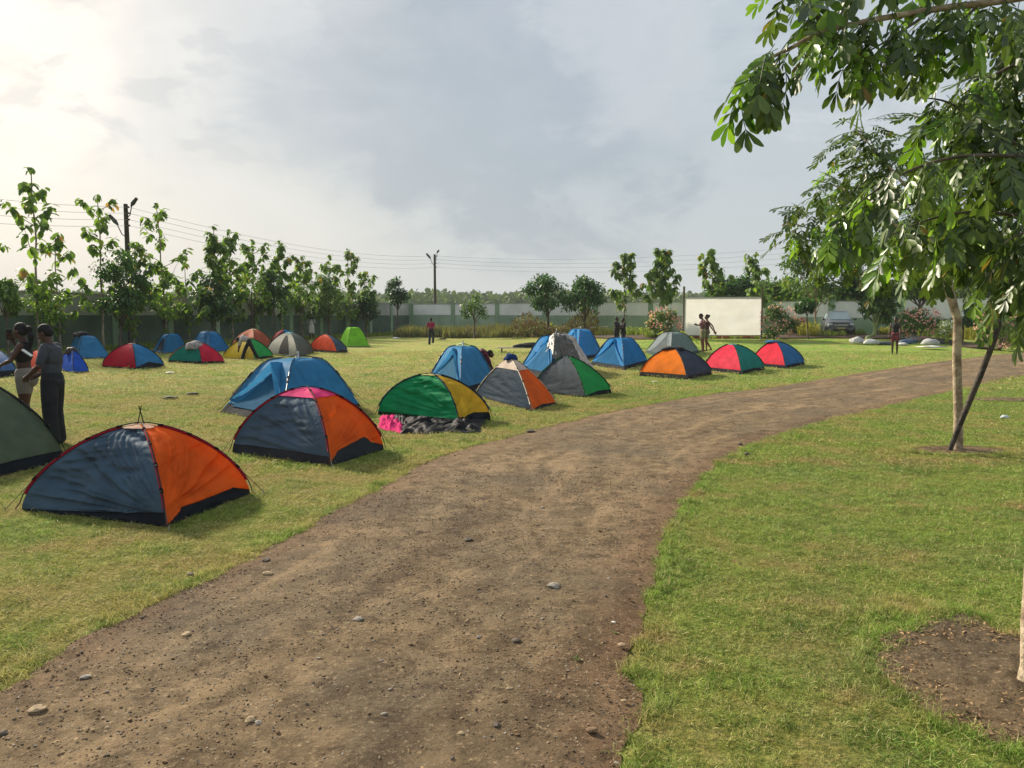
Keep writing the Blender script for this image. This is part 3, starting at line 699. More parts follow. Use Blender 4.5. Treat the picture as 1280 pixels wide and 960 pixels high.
# ================================================================== TENTS
BLACKF = fabric('23262b', .6, .05); 
_k = resample([(1, 0), (.78, .36), (.58, .70), (.40, .93), (.2, .985), (0, 1)], .02); _k[:, 1] = np.clip(_k[:, 1], 0, 1)
PU = np.r_[0, np.cumsum(np.linalg.norm(np.diff(_k, axis=0), axis=1))]; PU /= PU[-1]; PR = _k[:, 0]; PZ = _k[:, 1]
def pole_pt(C, K, H, u, p, k=1.0):
    """point u (0 foot .. 1 apex) on a tent pole from corner K over the centre C"""
    if p == 'frame':
        r = float(np.interp(u, PU, PR)); z = float(np.interp(u, PU, PZ))
    else:
        th = u*pi/2; r = cos(th)**(2/p); z = sin(th)**(2/p)
    return V((C.x+(K.x-C.x)*r*k, C.y+(K.y-C.y)*r*k, C.z+(K.z-C.z)*r+H*z*k))
def tent(label, L, F, R, apex, cols, prof=2.0, band=((.10, .10, .10), (.12, .30, .22), (.1, .1, .1), (.1, .1, .1)), bandcol=None, sleeve='8f2130', piping=None,
         cap=None, caps=.80, wr=.02, n=22, D=None, res=1.0, guy=True, hub=False, flap=None, door=None, extra=None, sag=.05, windows=None, seed=0, kite=None, stripes=None):
    """dome tent on two crossed poles; L, F, R: its left, front and right corners in the photograph, apex: its top"""
    L, F, R = (G(*q) if isinstance(q[0], (int, float)) and len(q) == 2 else V(q) for q in (L, F, R))
    B = L+R-F; C0 = (L+R)/2; C0.z = (L.z+R.z)/2
    H = P(apex[0], apex[1], C0.y).z-C0.z
    # the apex may lean a little: shift the centre toward the pixel seen
    ap = P(apex[0], apex[1], C0.y)
    C = V((C0.x*.4+ap.x*.6, C0.y, C0.z))
    e = empty('tent', C, label, 'tent', 'dome tents pitched on the lawn')
    K = [L-C, F-C, R-C, B-C]; O = V((0, 0, 0)); cz = V((0, 0, 0))
    for k_ in K: k_.z = k_.z
    if isinstance(cols, str): cols = (cols,)*4
    size = (R-L).length
    def surf(i, s, u):
        a = pole_pt(O, K[i], H, u, prof); b = pole_pt(O, K[(i+1) % 4], H, u, prof)
        q = a.lerp(b, s); q0 = 4*s*(1-s)
        m = (K[i]+K[(i+1) % 4])*.5; m.z = 0; nn = m.normalized(); w = (a-b).length
        # cloth pulled inward between the poles, with folds that fan from the corners
        d = -sag*w*q0*sin(pi*min(u*1.05, 1))
        f1 = MN.noise(V((s*1.3+seed*3+i*7, u*8+s*(1-2*i)*2.6, seed+.5)))+.6*MN.noise(V((s*3.1+u*1.5+i*5, u*19-s*3.0, seed+4.5)))
        f2 = MN.noise(V((s*9+i*3, u*2.0, seed*2+1.5)))
        rid = (1-abs(f1)*2)
        if size > 1.2:   # tight creases that run out from the pegged corner and across the cloth
            cs = 1-s if i == 0 else s; du = u-.12; ang = math.atan2(du, cs+.04); rr_ = (cs*cs+du*du)**.5
            w1 = MN.noise(V((ang*11, rr_*1.1, seed+i*3+.7))); w2 = MN.noise(V((ang*23+4, rr_*1.7, seed+i+9.7)))
            d += wr*size*(.34*(.5-abs(w1)*1.6)+.17*(.5-abs(w2)*1.6))*min(1, rr_*5)*q0**.4*max(0, 1-max(0, u-.6)*2.2)
        d += wr*size*(.5*f1+.35*rid*.5+.35*f2*(1-u))*q0**.5*(sin(pi*min(max(u, .0), 1))*.8+.25)
        q = q+nn*d; 
        if u < .04: q = q-nn*0.0
        return q
    def grid(i, u0, u1, s0, s1, ns, nu, off=0.0):
        vs = []; m = (K[i]+K[(i+1) % 4])*.5; m.z = 0; nn = m.normalized()
        for a in range(nu+1):
            for b in range(ns+1):
                s = s0+(s1-s0)*b/ns; lo_ = u0(s) if callable(u0) else u0; hi_ = u1(s) if callable(u1) else u1
                q = surf(i, s, lo_+(hi_-lo_)*a/nu)
                if off: q = q+nn*off+V((0, 0, off*.7))
                vs.append(q)
        fs = [(a*(ns+1)+b, a*(ns+1)+b+1, (a+1)*(ns+1)+b+1, (a+1)*(ns+1)+b) for a in range(nu) for b in range(ns)]
        return vs, fs
    ns = int(n*res); nu = int(n*res)
    capu = caps if cap else .985
    for i in range(4):
        bd = band[i]
        def bf(s, bd=bd):
            if isinstance(bd[0], tuple): return float(np.interp(s, [q[0] for q in bd], [q[1] for q in bd]))
            return float(np.interp(s, (0, .5, 1), bd))
        nn_s, nn_u = (ns, nu) if i < 2 else (max(6, ns//2), max(6, nu//2))
        vs, fs = grid(i, bf, capu, 0, 1, nn_s, nn_u)
        nm = 'panel'
        o = link(nm, mesh(nm, vs, fs, fabric(cols[i])), e)
        if len(set(cols)) > 1: o['label'] = colname(cols[i])+' tent panel'
        vs, fs = grid(i, 0.0, bf, 0, 1, nn_s, 4, -.006)
        link('base_band', mesh('base_band', vs, fs, fabric(bandcol or '23262b', .6, .05)), e)
        if cap:
            vs, fs = grid(i, caps-.03, 1.0, 0, 1, 8, 8, .014)
            link('top_cover', mesh('top_cover', vs, fs, fabric(cap, .55, .3)), e)
    for i in range(4):
        pts = [pole_pt(O, K[i], H, u, prof, 1.01)+V((0, 0, .004)) for u in np.linspace(.17, .86, 16)]
        if sleeve:
            m = MB(); m.tube(pts, .013 if size > 1.3 else .012, 6); m.build('pole_sleeve', fabric(sleeve, .6, .05), e)
    for i in (0, 1):
        a, b = K[i], K[i+2]
        pts = [pole_pt(O, a, H, u, prof, 1.02)+V((0, 0, .012)) for u in np.linspace(0, 1, 14)]+[pole_pt(O, b, H, u, prof, 1.02)+V((0, 0, .012)) for u in np.linspace(1, 0, 14)[1:]]
        pts[0] = pts[0]+(a.normalized()*.03); m = MB(); m.tube(pts, .0055, 6); m.build('tent_pole', simple('fibreglass', '2d2f31', .8, spec=.08), e)
    vs = [k_*1.0+V((0, 0, .012)) for k_ in K]; link('ground_sheet', mesh('ground_sheet', vs, [(0, 1, 2, 3)], BLACKF, False), e)
    if guy:
        for i in (0, 2, 1):
            a = pole_pt(O, K[i], H, .30, prof, 1.02); b = K[i]*1.13; b.z = K[i].z+.01
            m = MB(); m.tube([a, b], .0032, 4); gl = m.build('guy_line', simple('guy', '30302c', .8), e)
            m = MB(); m.tube([b+V((0, 0, -.03)), b+V((0, 0, .035))], .005, 5); m.build('peg', simple('peg', 'a8a8a0', .4), gl)
    if size > 1.5 and sleeve and not hub:
        for i in range(4):
            for u in (.30, .48, .66, .84):
                q = pole_pt(O, K[i], H, u, prof, 1.02)+V((0, 0, .004)); d_ = (pole_pt(O, K[i], H, u+.02, prof, 1.02)-q).normalized()*.03
                m = MB(); m.tube([q-d_*.8, q+d_*.8], .0155, 6); m.build('clip', simple('clip', '1a1a1c', .9, spec=.05), e)
    if hub:   # folding-frame tent: four rods stand proud of the cloth and meet at a hub
        hc = V((0, 0, H*1.075))
        for i in range(4):
            a = pole_pt(O, K[i], H, .60, prof, 1.03); b = pole_pt(O, K[i], H, .25, prof, 1.05)
            m = MB(); m.tube([b, a, a.lerp(hc, .55)+V((0, 0, .04*H)), hc], .008, 5); m.build('frame_rod', simple('rod', '44474a', .4), e)
            m = MB(); m.tube([a.lerp(b, .15), a.lerp(b, .35)], .022, 6); m.build('rod_joint', simple('joint', '1f2830', .4), e)
        m = MB(); m.tube([hc-V((0, 0, .07)), hc+V((0, 0, .05))], .02, 8); m.build('hub', simple('hubp', 'd8dcdd', .4), e)
    if flap:  # awning over the door: (panel, s0, s_peak, s1, u_peak, out, colour)
        i, s0, sp, s1, up, out_, fc = flap[:7]; m_ = (K[i]+K[(i+1) % 4])*.5; m_.z = 0; nn = m_.normalized()
        pk = surf(i, sp, up); N = 14; vs = []; out_ = out_*1.5
        for side in (s0, s1):
            foot = surf(i, side, .16)
            for a in range(N+1):
                k_ = a/N; ridge = pk.lerp(foot, k_)
                inner = surf(i, sp+(side-sp)*k_, up+(.16-up)*k_)
                o_ = nn*out_*(1-k_)**.6+V((0, 0, .02))
                w_ = .03*size*MN.noise(V((k_*4, side*5, seed)))
                vs += [inner+nn*.006, inner.lerp(ridge, .5)+o_*(.7+w_)+V((0, 0, .015)), ridge+o_*1.5-V((0, 0, .03*size*sin(pi*k_)))]
        fs = []
        for q in (0, 1):
            b0 = q*(N+1)*3
            for a in range(N):
                for c in (0, 1): fs.append((b0+a*3+c, b0+a*3+c+1, b0+(a+1)*3+c+1, b0+(a+1)*3+c))
        link('door_awning', mesh('door_awning', vs, fs, fabric(fc)), e)
        vs = []
        for a in range(N+1):
            u = .10+(up-.12)*a/N; hw0 = sp-(sp-s0)*(1-a/N)*.86; hw1 = sp+(s1-sp)*(1-a/N)*.86
            for c in range(5): vs.append(surf(i, hw0+(hw1-hw0)*c/4, u)+nn*.014)
        fs = [(a*5+c, a*5+c+1, (a+1)*5+c+1, (a+1)*5+c) for a in range(N) for c in range(4)]
        link('door', mesh('door', vs, fs, fabric(darker(fc), .75, .06)), e)  # shade under the awning is painted into the door colour
    if door:  # open doorway as a patch on the cloth, inside shade put into its colour: (panel, s0, s1, u1, colour)
        for (i, s0, s1, u1, dc, nm) in door:
            sm = (s0+s1)/2; hw = (s1-s0)/2; N = 10; vs = []; m_ = (K[i]+K[(i+1) % 4])*.5; m_.z = 0; nn = m_.normalized()
            for a in range(N+1):
                u = .09+(u1-.09)*a/N; w_ = hw*(1-(a/N)**2.4)**.5 if a < N else 0
                for c in (-1, 0, 1): vs.append(surf(i, sm+c*w_, u)+nn*.012+V((0, 0, .006)))
            fs = [(a*3+c, a*3+c+1, (a+1)*3+c+1, (a+1)*3+c) for a in range(N) for c in (0, 1)]
            link(nm, mesh(nm, vs, fs, fabric(dc, .7, .05)), e)
    e['_'] = 0; del e['_']
    return e, (lambda i, s, u: surf(i, s, u)+C), C, H
NAMES = {}
def darker(c): return ''.join('%02x' % int(int(c[i:i+2], 16)*.66) for i in (0, 2, 4))
def colname(c): return NAMES.get(c, 'plain')
NAVY, ORG, OLV, BLU, GRN, YEL, GRY, TEAL, RED, PINK = '4a6072', 'fa6c28', '56614d', '3f86b4', '1f8f5c', 'dfb43a', '7d8688', '1f7f78', 'e8354a', 'e0527c'
NAMES.update({NAVY: 'navy blue', ORG: 'bright orange', OLV: 'olive green', BLU: 'blue', GRN: 'green', YEL: 'yellow', GRY: 'grey', TEAL: 'teal', RED: 'red', PINK: 'pink'})
NAMES.update({'1c3040': 'dark slate', '4c545b': 'grey'})
NAMES['6d7f7c'] = 'dark grey'
NAMES.update({'f58426': 'orange', '3a4656': 'navy'})
NAMES.update({'f0435a': 'pinkish red', '1f7f74': 'teal'})
NAMES.update({'ee3b50': 'red', '2f74a8': 'blue'})
NAMES.update({'c8283c': 'red', '3a80b0': 'blue'})
NAMES.update({'1f7a6c': 'teal', 'd83450': 'red'})
NAMES.update({'dfc03c': 'yellow', '2f9a50': 'green'})
NAMES.update({'e8552e': 'orange', '3f5462': 'slate blue', '6b6e64': 'grey camouflage', '5c5f58': 'dark camouflage', 'b8603c': 'orange brown', 'a6563a': 'brown', 'a8323c': 'red', '2f74a0': 'blue'})
NAMES.update({'86c93a': 'lime green', '8ccf3e': 'lime green'})
NAMES.update({'d04672': 'pink', '4c6a94': 'slate blue', '2a8a84': 'teal'})
NAMES.update({'e0604e': 'salmon red', 'd8685c': 'salmon'})
NB = ((.10, .10, .10),)*4
# nearest tents
tent('navy and orange tent nearest the camera, red pole sleeves, bare rod tips on top', (27, 637), (207, 659), (313, 617), (178, 531), (NAVY, ORG, ORG, NAVY), 1.60,
     band=(((0, .03), (.5, .07), (1, .15)), ((0, .02), (.2, .13), (.8, .15), (1, .07)), (.1, .1, .1), (.1, .1, .1)), cap='c9a58e', caps=.88, wr=.068, n=70, seed=1, sag=.055)
m = MB(); T1 = at(177, 7.15)
a = P(176, 530, 7.1)
for dx in (-.03, .03): m.tube([a+V((dx, 0, 0)), a+V((-dx*.4, 0, .17))], .005, 5)
tag(m.build('loose_pole_tip', simple('fibreglass', '2d2f31', .8, spec=.08)), 'short crossed rod ends sticking up from the nearest tent', 'tent rod')
tent('olive green tent cut off by the left border of the photo', (-250, 560), (-45, 607), (82, 577), (-72, 458), (OLV, OLV, OLV, OLV), 1.6, band=((.12, .12, .12), (.11, .12, .12), (.1, .1, .1), (.1, .1, .1)),
     sleeve='26302c', wr=.008, n=26, seed=2, sag=.03)
tent('navy and orange tent with a pink roof cover and red sleeves', (290, 566), (412, 583), (480, 562), (383, 485), (NAVY, ORG, ORG, NAVY), 1.66,
     band=((.13, .13, .12), ((0, .05), (.18, .16), (.72, .22), (.85, .13), (1, .08)), (.1, .1, .1), (.1, .1, .1)), bandcol='33363b', cap='e0437f', caps=.74, wr=.040, n=64, seed=3, sag=.045)
t4 = tent('large blue folding-frame tent behind the pink topped one', (275, 515), (352, 531), (452, 508), (378, 447), BLU, 'frame', band=((.13, .16, .14), (.05, .05, .05), (.05, .05, .05), (.05, .05, .05)),
     sleeve='2f6f98', wr=.013, n=36, seed=4, hub=True, flap=(0, .02, .62, .98, .74, .16, BLU), sag=.02)
t5 = tent('green and yellow tent with a dark tarp lying along its front', (472, 519), (573, 531), (614, 525), (537, 468), (GRN, YEL, YEL, GRN), 1.75,
     band=((.08, .08, .10), ((0, .02), (.2, .12), (.5, .17), (1, .15)), (.1, .1, .1), (.1, .1, .1)), sleeve='25414f', cap='c8bd7c', caps=.90, wr=.034, n=52, seed=5, sag=.04)
t6 = tent('blue folding-frame tent behind the green and yellow one', (533, 478), (575, 494), (622, 480), (580, 432), BLU, 'frame', band=NB, sleeve='2f6f98', wr=.012, n=26, seed=6, hub=True, flap=(0, .05, .6, .98, .74, .14, BLU), sag=.02)
t7 = tent('pointed navy and orange tent with pale mesh top and a blue cap over its tip', (594, 495), (664, 514), (695, 505), (636, 448), ('1c3040', ORG, ORG, 'e8895a'), 1.28,
     band=((.05, .05, .10), (.06, .12, .08), (.1, .1, .1), (.1, .1, .1)), sleeve='c5b9a6', cap='cfbfb0', caps=.66, wr=.014, n=30, seed=7, sag=.03)
t8 = tent('grey and green tent in front of the silver tarp', (664, 490), (731, 497), (765, 491), (703, 445), ('4c545b', '2f9a50', '2f9a50', '4c545b'), 1.4,
     band=((.06, .06, .06), (.07, .14, .13), (.1, .1, .1), (.1, .1, .1)), sleeve='33633f', wr=.016, n=30, seed=8, sag=.03)
t9 = tent('blue tent half covered by a crumpled silver tarp', (648, 465), (688, 474), (742, 463), (694, 419), ('3a8ac4',)*4, 'frame', band=NB, sleeve='2f6f98', wr=.02, n=26, seed=9, flap=(0, .05, .65, .98, .8, .14, '3a8ac4'), sag=.02)
tent('blue folding-frame tent behind the silver tarp, partly open', (697, 440), (722, 452), (755, 446), (727, 411), ('3a8ac4',)*4, 'frame', band=NB, sleeve='2f6f98', wr=.02, n=20, seed=10, hub=True, flap=(0, .02, .6, .98, .8, .2, '3a8ac4'), sag=.02)
tent('blue tent with a dark hub on top left of the grey tent', (737, 456), (780, 463), (812, 454), (776, 422), ('2b7fb8',)*4, 'frame', band=NB, sleeve='2f6f98', wr=.016, n=24, seed=11, hub=True, flap=(0, .02, .45, .98, .78, .18, '2b7fb8'), sag=.02)
t12 = tent('grey tent with bright yellow rod joints', (806, 441), (838, 451), (876, 441), (841, 415), (GRY, '6d7f7c', GRY, GRY), 'frame', band=NB, bandcol='3c4a4a', sleeve='5a6464', wr=.014, n=24, seed=12, sag=.02, flap=(0, .05, .6, .98, .8, .12, GRY))
for p in ((.2, 0), (.5, 0), (.5, 1), (.2, 1)):
    pass
t13 = tent('orange and navy tent with a black cloth on its top', (799, 470), (858, 475), (890, 468), (838, 435), ('f58426', '3a4656', '3a4656', 'f58426'), 1.62, band=((.15, .15, .15), (.11, .12, .10), (.1, .1, .1), (.1, .1, .1)), bandcol='33302e', sleeve='3d4247', wr=.008, n=28, seed=13, sag=.015)
tent('pinkish red and teal tent with a turquoise top patch', (879, 463), (926, 468), (956, 462), (912, 430), ('f0435a', '1f7f74', '1f7f74', 'f0435a'), 1.62, band=((.13, .13, .13), (.10, .13, .10), (.1, .1, .1), (.1, .1, .1)), sleeve='2b4a45', cap='6cc4c0', caps=.9, wr=.009, n=26, seed=14, sag=.015)
t15 = tent('red and blue tent, rightmost of the row of tents', (939, 457), (981, 461), (1006, 456), (965, 427), ('ee3b50', '2f74a8', '2f74a8', 'ee3b50'), 1.68, band=((.12, .12, .12), (.10, .12, .10), (.1, .1, .1), (.1, .1, .1)), sleeve='2b2f3a', cap='3e7fb0', caps=.9, wr=.009, n=24, seed=15, sag=.015)
# tents at the back left
KB = dict(n=16, guy=False, sag=.015, wr=.010)
t16 = tent('blue tent with a black bag on its roof beside the left wall', (82, 444), (97, 449), (139, 448), (106, 419), ('3a7ca8',)*4, 'frame', band=((.05,)*3,)*4, bandcol='2b4d63', sleeve='2b6a8c', seed=16, **KB)
tent('red and blue tent with a pale roof patch at the left', (127, 459), (170, 462), (206, 459), (164, 429), ('c8283c', '3a80b0', '3a80b0', 'c8283c'), 1.55, band=((.08,)*3, (.10, .24, .14), (.1,)*3, (.1,)*3), sleeve='39333f', cap='b9a597', caps=.9, seed=17, **KB)
tent('blue tent with an open door, left of the two by the wall', (190, 440), (205, 443), (236, 438), (214, 417), ('2f7aa6',)*4, 'frame', band=((.05,)*3,)*4, sleeve='2b6a8c', seed=18, door=[(0, .2, .8, .6, '1c2c38', 'door')], **KB)
tent('blue tent, right of the two by the wall', (236, 436), (262, 441), (289, 439), (260, 414), ('2b74a8',)*4, 'frame', band=((.05,)*3,)*4, bandcol='24465c', sleeve='2b6a8c', seed=19, **KB)
t20 = tent('teal and red tent with a grey cloth on its top', (210, 453), (252, 455), (281, 454), (246, 427), ('1f7a6c', 'd83450', 'd83450', '1f7a6c'), 1.5, band=((.13, .12, .13), (.12, .13, .12), (.1,)*3, (.1,)*3), bandcol='2d2a2c', sleeve='9c4653', seed=20, **KB)
tent('orange brown tent behind the yellow and green one', (288, 437), (318, 442), (342, 437), (318, 411), ('b8603c', 'a6563a', 'b8603c', 'b8603c'), 1.65, band=((.05,)*3,)*4, sleeve='4c5a48', cap='b5987c', caps=.85, seed=21, **KB)
tent('yellow and green tent with a person bending in front of it', (278, 448), (318, 450), (342, 447), (309, 422), ('dfc03c', '2f9a50', '2f9a50', 'dfc03c'), 1.45, band=((.07,)*3, (.1, .14, .12), (.1,)*3, (.1,)*3), sleeve='232520', seed=22, **KB)
tent('camouflage grey tent with a blue roof piece and dark open door', (332, 443), (372, 447), (392, 441), (361, 415), ('6b6e64', '5c5f58', '6b6e64', '6b6e64'), 1.65, band=((.05,)*3,)*4, bandcol='33362f', sleeve='4d4f48', cap='4aa3b8', caps=.86, seed=23, door=[(0, .42, .74, .72, '16181a', 'door')], **KB)
tent('red and blue tent glimpsed behind the camouflage tent', (338, 432), (352, 435), (372, 432), (356, 412), ('a8323c', '2f74a0', '2f74a0', 'a8323c'), 1.8, band=((.05,)*3,)*4, sleeve='4d4f48', seed=24, **KB)
tent('small orange and slate tent left of the lime green one', (386, 439), (421, 442), (435, 441), (405, 418), ('e8552e', '3f5462', '3f5462', 'e8552e'), 1.6, band=((.13,)*3, (.12, .18, .13), (.1,)*3, (.1,)*3), bandcol='3a2f2c', sleeve='6b4a40', cap='d9532f', caps=.93, seed=25, **KB)
tent('lime green tent farthest back on the left', (422, 432), (434, 434), (463, 434), (441, 409), ('86c93a', '8ccf3e', '86c93a', '86c93a'), 'frame', band=((.04,)*3,)*4, bandcol='6e7a63', sleeve='9aca50', cap='7ac232', caps=.75, seed=26, **KB)
t27 = tent('small royal blue tent behind the standing man', (70, 462), (92, 467), (111, 465), (91, 437), ('2f62c8',)*4, 1.45, band=((.08,)*3,)*4, sleeve='232a33', seed=27, **KB)
tent('pink, teal and blue tent behind the standing woman', (-38, 462), (-10, 473), (22, 470), (-6, 436), ('d04672', '4c6a94', '4c6a94', '2a8a84'), 1.8, band=((.18,)*3,)*4, sleeve='2a6a64', cap='2a8a84', caps=.8, seed=28, **KB)
tent('salmon red tent glimpsed between the two standing people', (30, 460), (48, 466), (66, 463), (48, 438), ('e0604e', 'd8685c', 'e0604e', 'e0604e'), 1.7, band=((.07,)*3,)*4, sleeve='7a4040', seed=29, **KB)

# cloths, bags and tarps that lie on or by the tents
def cloth(name, label, cat, pts, mat, amp, seed, thick=0.0, res=26, group=None):
    """crumpled cloth over four guide points (quad), lifted by folds"""
    a, b, c, d = [V(p) for p in pts]; vs = []; org = (a+b+c+d)/4; org.z = min(a.z, b.z, c.z, d.z)
    for i in range(res+1):
        for j in range(res+1):
            u, v = i/res, j/res
            eu = u+.05*MN.noise(V((v*4, seed, 0)))*(1 if 0 < i < res else 1.6); ev = v+.06*MN.noise(V((u*4, seed, 5)))
            p = a.lerp(b, eu).lerp(d.lerp(c, eu), ev)
            f = abs(MN.noise(V((u*5, v*5, seed))))*1.2+abs(MN.noise(V((u*11, v*9, seed+3))))*.6
            e_ = min(1, 5*min(u, 1-u, v, 1-v)+.15)
            vs.append(p+V((0, 0, amp*f*e_+thick*e_))-org)
    n = res+1; fs = [(i*n+j, i*n+j+1, (i+1)*n+j+1, (i+1)*n+j) for i in range(res) for j in range(res)]
    return tag(link(name, mesh(name, vs, fs, mat), None, org), label, cat, group)
def GP(px, py, dz=.0): return G(px, py, dz)
DTARP = simple('dark_tarp', '1c1c1f', .6, .2, 6, .4, 25, spec=.08); PKC = fabric('c8386e', .8, .05)
cloth('tarp', 'crumpled dark grey tarp on the grass in front of the green and yellow tent', 'tarp', (GP(500, 543), GP(600, 541), GP(606, 526, .03), GP(503, 524, .05)), DTARP, .13, 3, .03, 48)
cloth('blanket', 'pink blanket lying at the left end of the dark tarp', 'blanket', (GP(472, 536), GP(503, 542), GP(506, 521, .06), GP(476, 522, .05)), PKC, .09, 8, .03, 34)
DC0 = simple('black_cloth', '1b1b1d', .8, .2, 12, .4, 30)
cloth('bundle', 'black bundle between the pink blanket and the dark tarp', 'bundle', (GP(492, 529, .05), GP(508, 531, .05), GP(508, 522, .06), GP(490, 522, .06)), DC0, .07, 9, .03, 20)
# silver tarp draped over the blue tent
s9, c9, h9 = t9[1], t9[2], t9[3]
SLV = simple('silver_tarp', 'a9a6a0', .42, .22, 5, .7, 14, metal=.15); SLD = simple('tarp_dark_sheet', '4a4b47', .6, .2, 6, .6, 14)  # silver cloth, and a dark grey one for the second sheet
def drape(name, label, cat, tri, mat, seed, amp=.06, res=24):
    """tarp hung between points: rows of points, each row a polyline"""
    rows = [[V(p) for p in r] for r in tri]; vs = []; nr = len(rows)-1
    org = rows[0][0].copy(); org.z = 0
    def row_at(v):
        k = min(int(v*nr), nr-1); f = v*nr-k; return [rows[k][i].lerp(rows[k+1][i], f) for i in range(len(rows[0]))]
    for i in range(res+1):
        r = row_at(i/res); m_ = len(r)-1
        for j in range(res+1):
            u = j/res*m_; k = min(int(u), m_-1); p = r[k].lerp(r[k+1], u-k)
            f = MN.noise(V((j/res*4, i/res*1.6, seed)))+.6*abs(MN.noise(V((j/res*9, i/res*4, seed+2))))+.35*MN.noise(V((j/res*17, i/res*10, seed+4)))
            vs.append(p+V((.3*f*amp, -f*amp, .5*f*amp))-org)
    n = res+1; fs = [(i*n+j, i*n+j+1, (i+1)*n+j+1, (i+1)*n+j) for i in range(res) for j in range(res)]
    return tag(link(name, mesh(name, vs, fs, mat), None, org), label, cat)
def drape(name, label, cat, sf, s0, s1, ulo, uhi, mat, seed, amp, off, res=34):
    """sheet thrown over a tent: follows the cloth of panels 0 and 1 at some distance, with folds; s may run below 0 onto panel 0"""
    vs = []; org = sf(1, 0, 0)
    for i in range(res+1):
        for j in range(res+1):
            s_ = s0+(s1-s0)*j/res; a_, b_ = ulo(j/res), uhi(j/res); u = a_+(b_-a_)*i/res; uu = min(u, .995)
            q = sf(1, s_, uu) if s_ >= 0 else sf(0, 1+s_, uu)
            f = MN.noise(V((j/res*4, i/res*1.6, seed)))+.7*abs(MN.noise(V((j/res*9, i/res*4, seed+2))))+.4*MN.noise(V((j/res*19, i/res*9, seed+4)))
            k = off+amp*f
            vs.append(q+V((.1*k, -k, .45*k+max(0, u-.93)*1.6))-org)
    n = res+1; fs = [(i*n+j, i*n+j+1, (i+1)*n+j+1, (i+1)*n+j) for i in range(res) for j in range(res)]
    return tag(link(name, mesh(name, vs, fs, mat), None, org), label, cat)
drape('silver_tarp', 'crumpled silver tarp thrown over the top of a blue tent', 'tarp', s9, -.35, 1.0, lambda k: .42-.30*k+.12*sin(k*11), lambda k: 1.04, SLV, 4, .16, .12)
drape('dark_tarp', 'dark sheet hanging over the silver tarp', 'tarp', s9, -.02, .75, lambda k: .30-.1*k, lambda k: .93-.30*k, SLD, 7, .12, .24, 24)
def hat(name, label, cat, p, r, mat, seed=1, sq=.7, group=None, res=3, amp=.3):
    bm = bmesh.new(); bmesh.ops.create_icosphere(bm, subdivisions=res, radius=1)
    for v in bm.verts:
        n_ = MN.noise(v.co*1.6+V((seed, 0, 0)))+.5*MN.noise(v.co*4+V((0, seed, 0)))
        v.co *= 1+amp*n_; v.co.z *= sq
        if v.co.z < -.25*sq: v.co.z = -.25*sq-.1*abs(n_)
    me = bpy.data.meshes.new(name); bmesh.ops.scale(bm, vec=r, verts=bm.verts); bm.to_mesh(me); bm.free()
    me.materials.append(mat); me.polygons.foreach_set('use_smooth', [True]*len(me.polygons))
    return tag(link(name, me, None, p), label, cat, group)
hat('cap', 'dark blue cap sitting on the tip of the pointed tent', 'cap', t7[2]+V((0, -.02, t7[3]+.0)), (.14, .13, .16), fabric('243a6a', .7, .03), 2, .75)
DC = simple('black_cloth', '1b1b1d', .8, .2, 12, .4, 30)
hat('cloth_bundle', 'black cloth left on top of the orange and navy tent', 'cloth', t13[2]+V((0, -.05, t13[3]-.02)), (.36, .24, .10), DC, 5, .8)
hat('bag', 'black bag lying on the roof of a blue tent by the left wall', 'bag', t16[2]+V((-.15, 0, t16[3]-.01)), (.42, .3, .22), DC, 6, .8)
hat('cloth_bundle', 'pale grey cloth draped on the teal and red tent', 'cloth', t20[2]+V((0, -.12, t20[3]-.22)), (.36, .28, .34), simple('grey_cloth', '8f8a88', .8, .2, 8, .4, 20), 7, .7)
hat('cloth_bundle', 'crumpled blue cloth on top of the red and blue tent at the right', 'cloth', t15[2]+V((-.1, -.05, t15[3]-.01)), (.30, .22, .09), fabric('3e6f9a', .8, .05), 9, .7)
hat('bag', 'dark brown bag on the corner of the small royal blue tent', 'bag', t27[2]+V((.0, -.05, t27[3]-.1)), (.2, .18, .2), simple('brown_bag', '2c2220', .7, .2, 12), 8, .9)
# low bench with a black bundle
pb = G(655, 441); e = empty('low_bench', pb, 'low plank bench on the lawn with a black bundle on it', 'bench')
w = G(688, 441).x-G(622, 441).x
m = MB(); m.box((0, 0, .26), (w, .5, .05)); m.build('seat', simple('plank', 'a39a8c', .8, .15, 6), e, False)
for dx in (-.42, .42):
    for dy in (-.2, .2): m = MB(); m.box((dx*w, dy, .12), (.07, .05, .24)); m.build('leg', simple('bench_leg', '3a3430', .8), e, False)
hat('bundle', 'black bundle heaped on the low bench', 'bundle', pb+V((.25, 0, .33)), (.75, .25, .26), DC, 11, .7)
# yellow rod joints of the grey tent
EY = t12[0]
for (px, py), (qx, qy) in (((811, 437), (818, 430)), ((822, 418), (829, 415)), ((864, 421), (874, 430)), ((851, 414), (858, 417))):
    m = MB(); D = t12[2].y-.15
    a = P(px, py, D)-t12[2]; b = P(qx, qy, D)-t12[2]; m.tube([a, b], .035, 6); m.build('rod_joint', simple('yellow_joint', 'dfe03a', .5), EY)
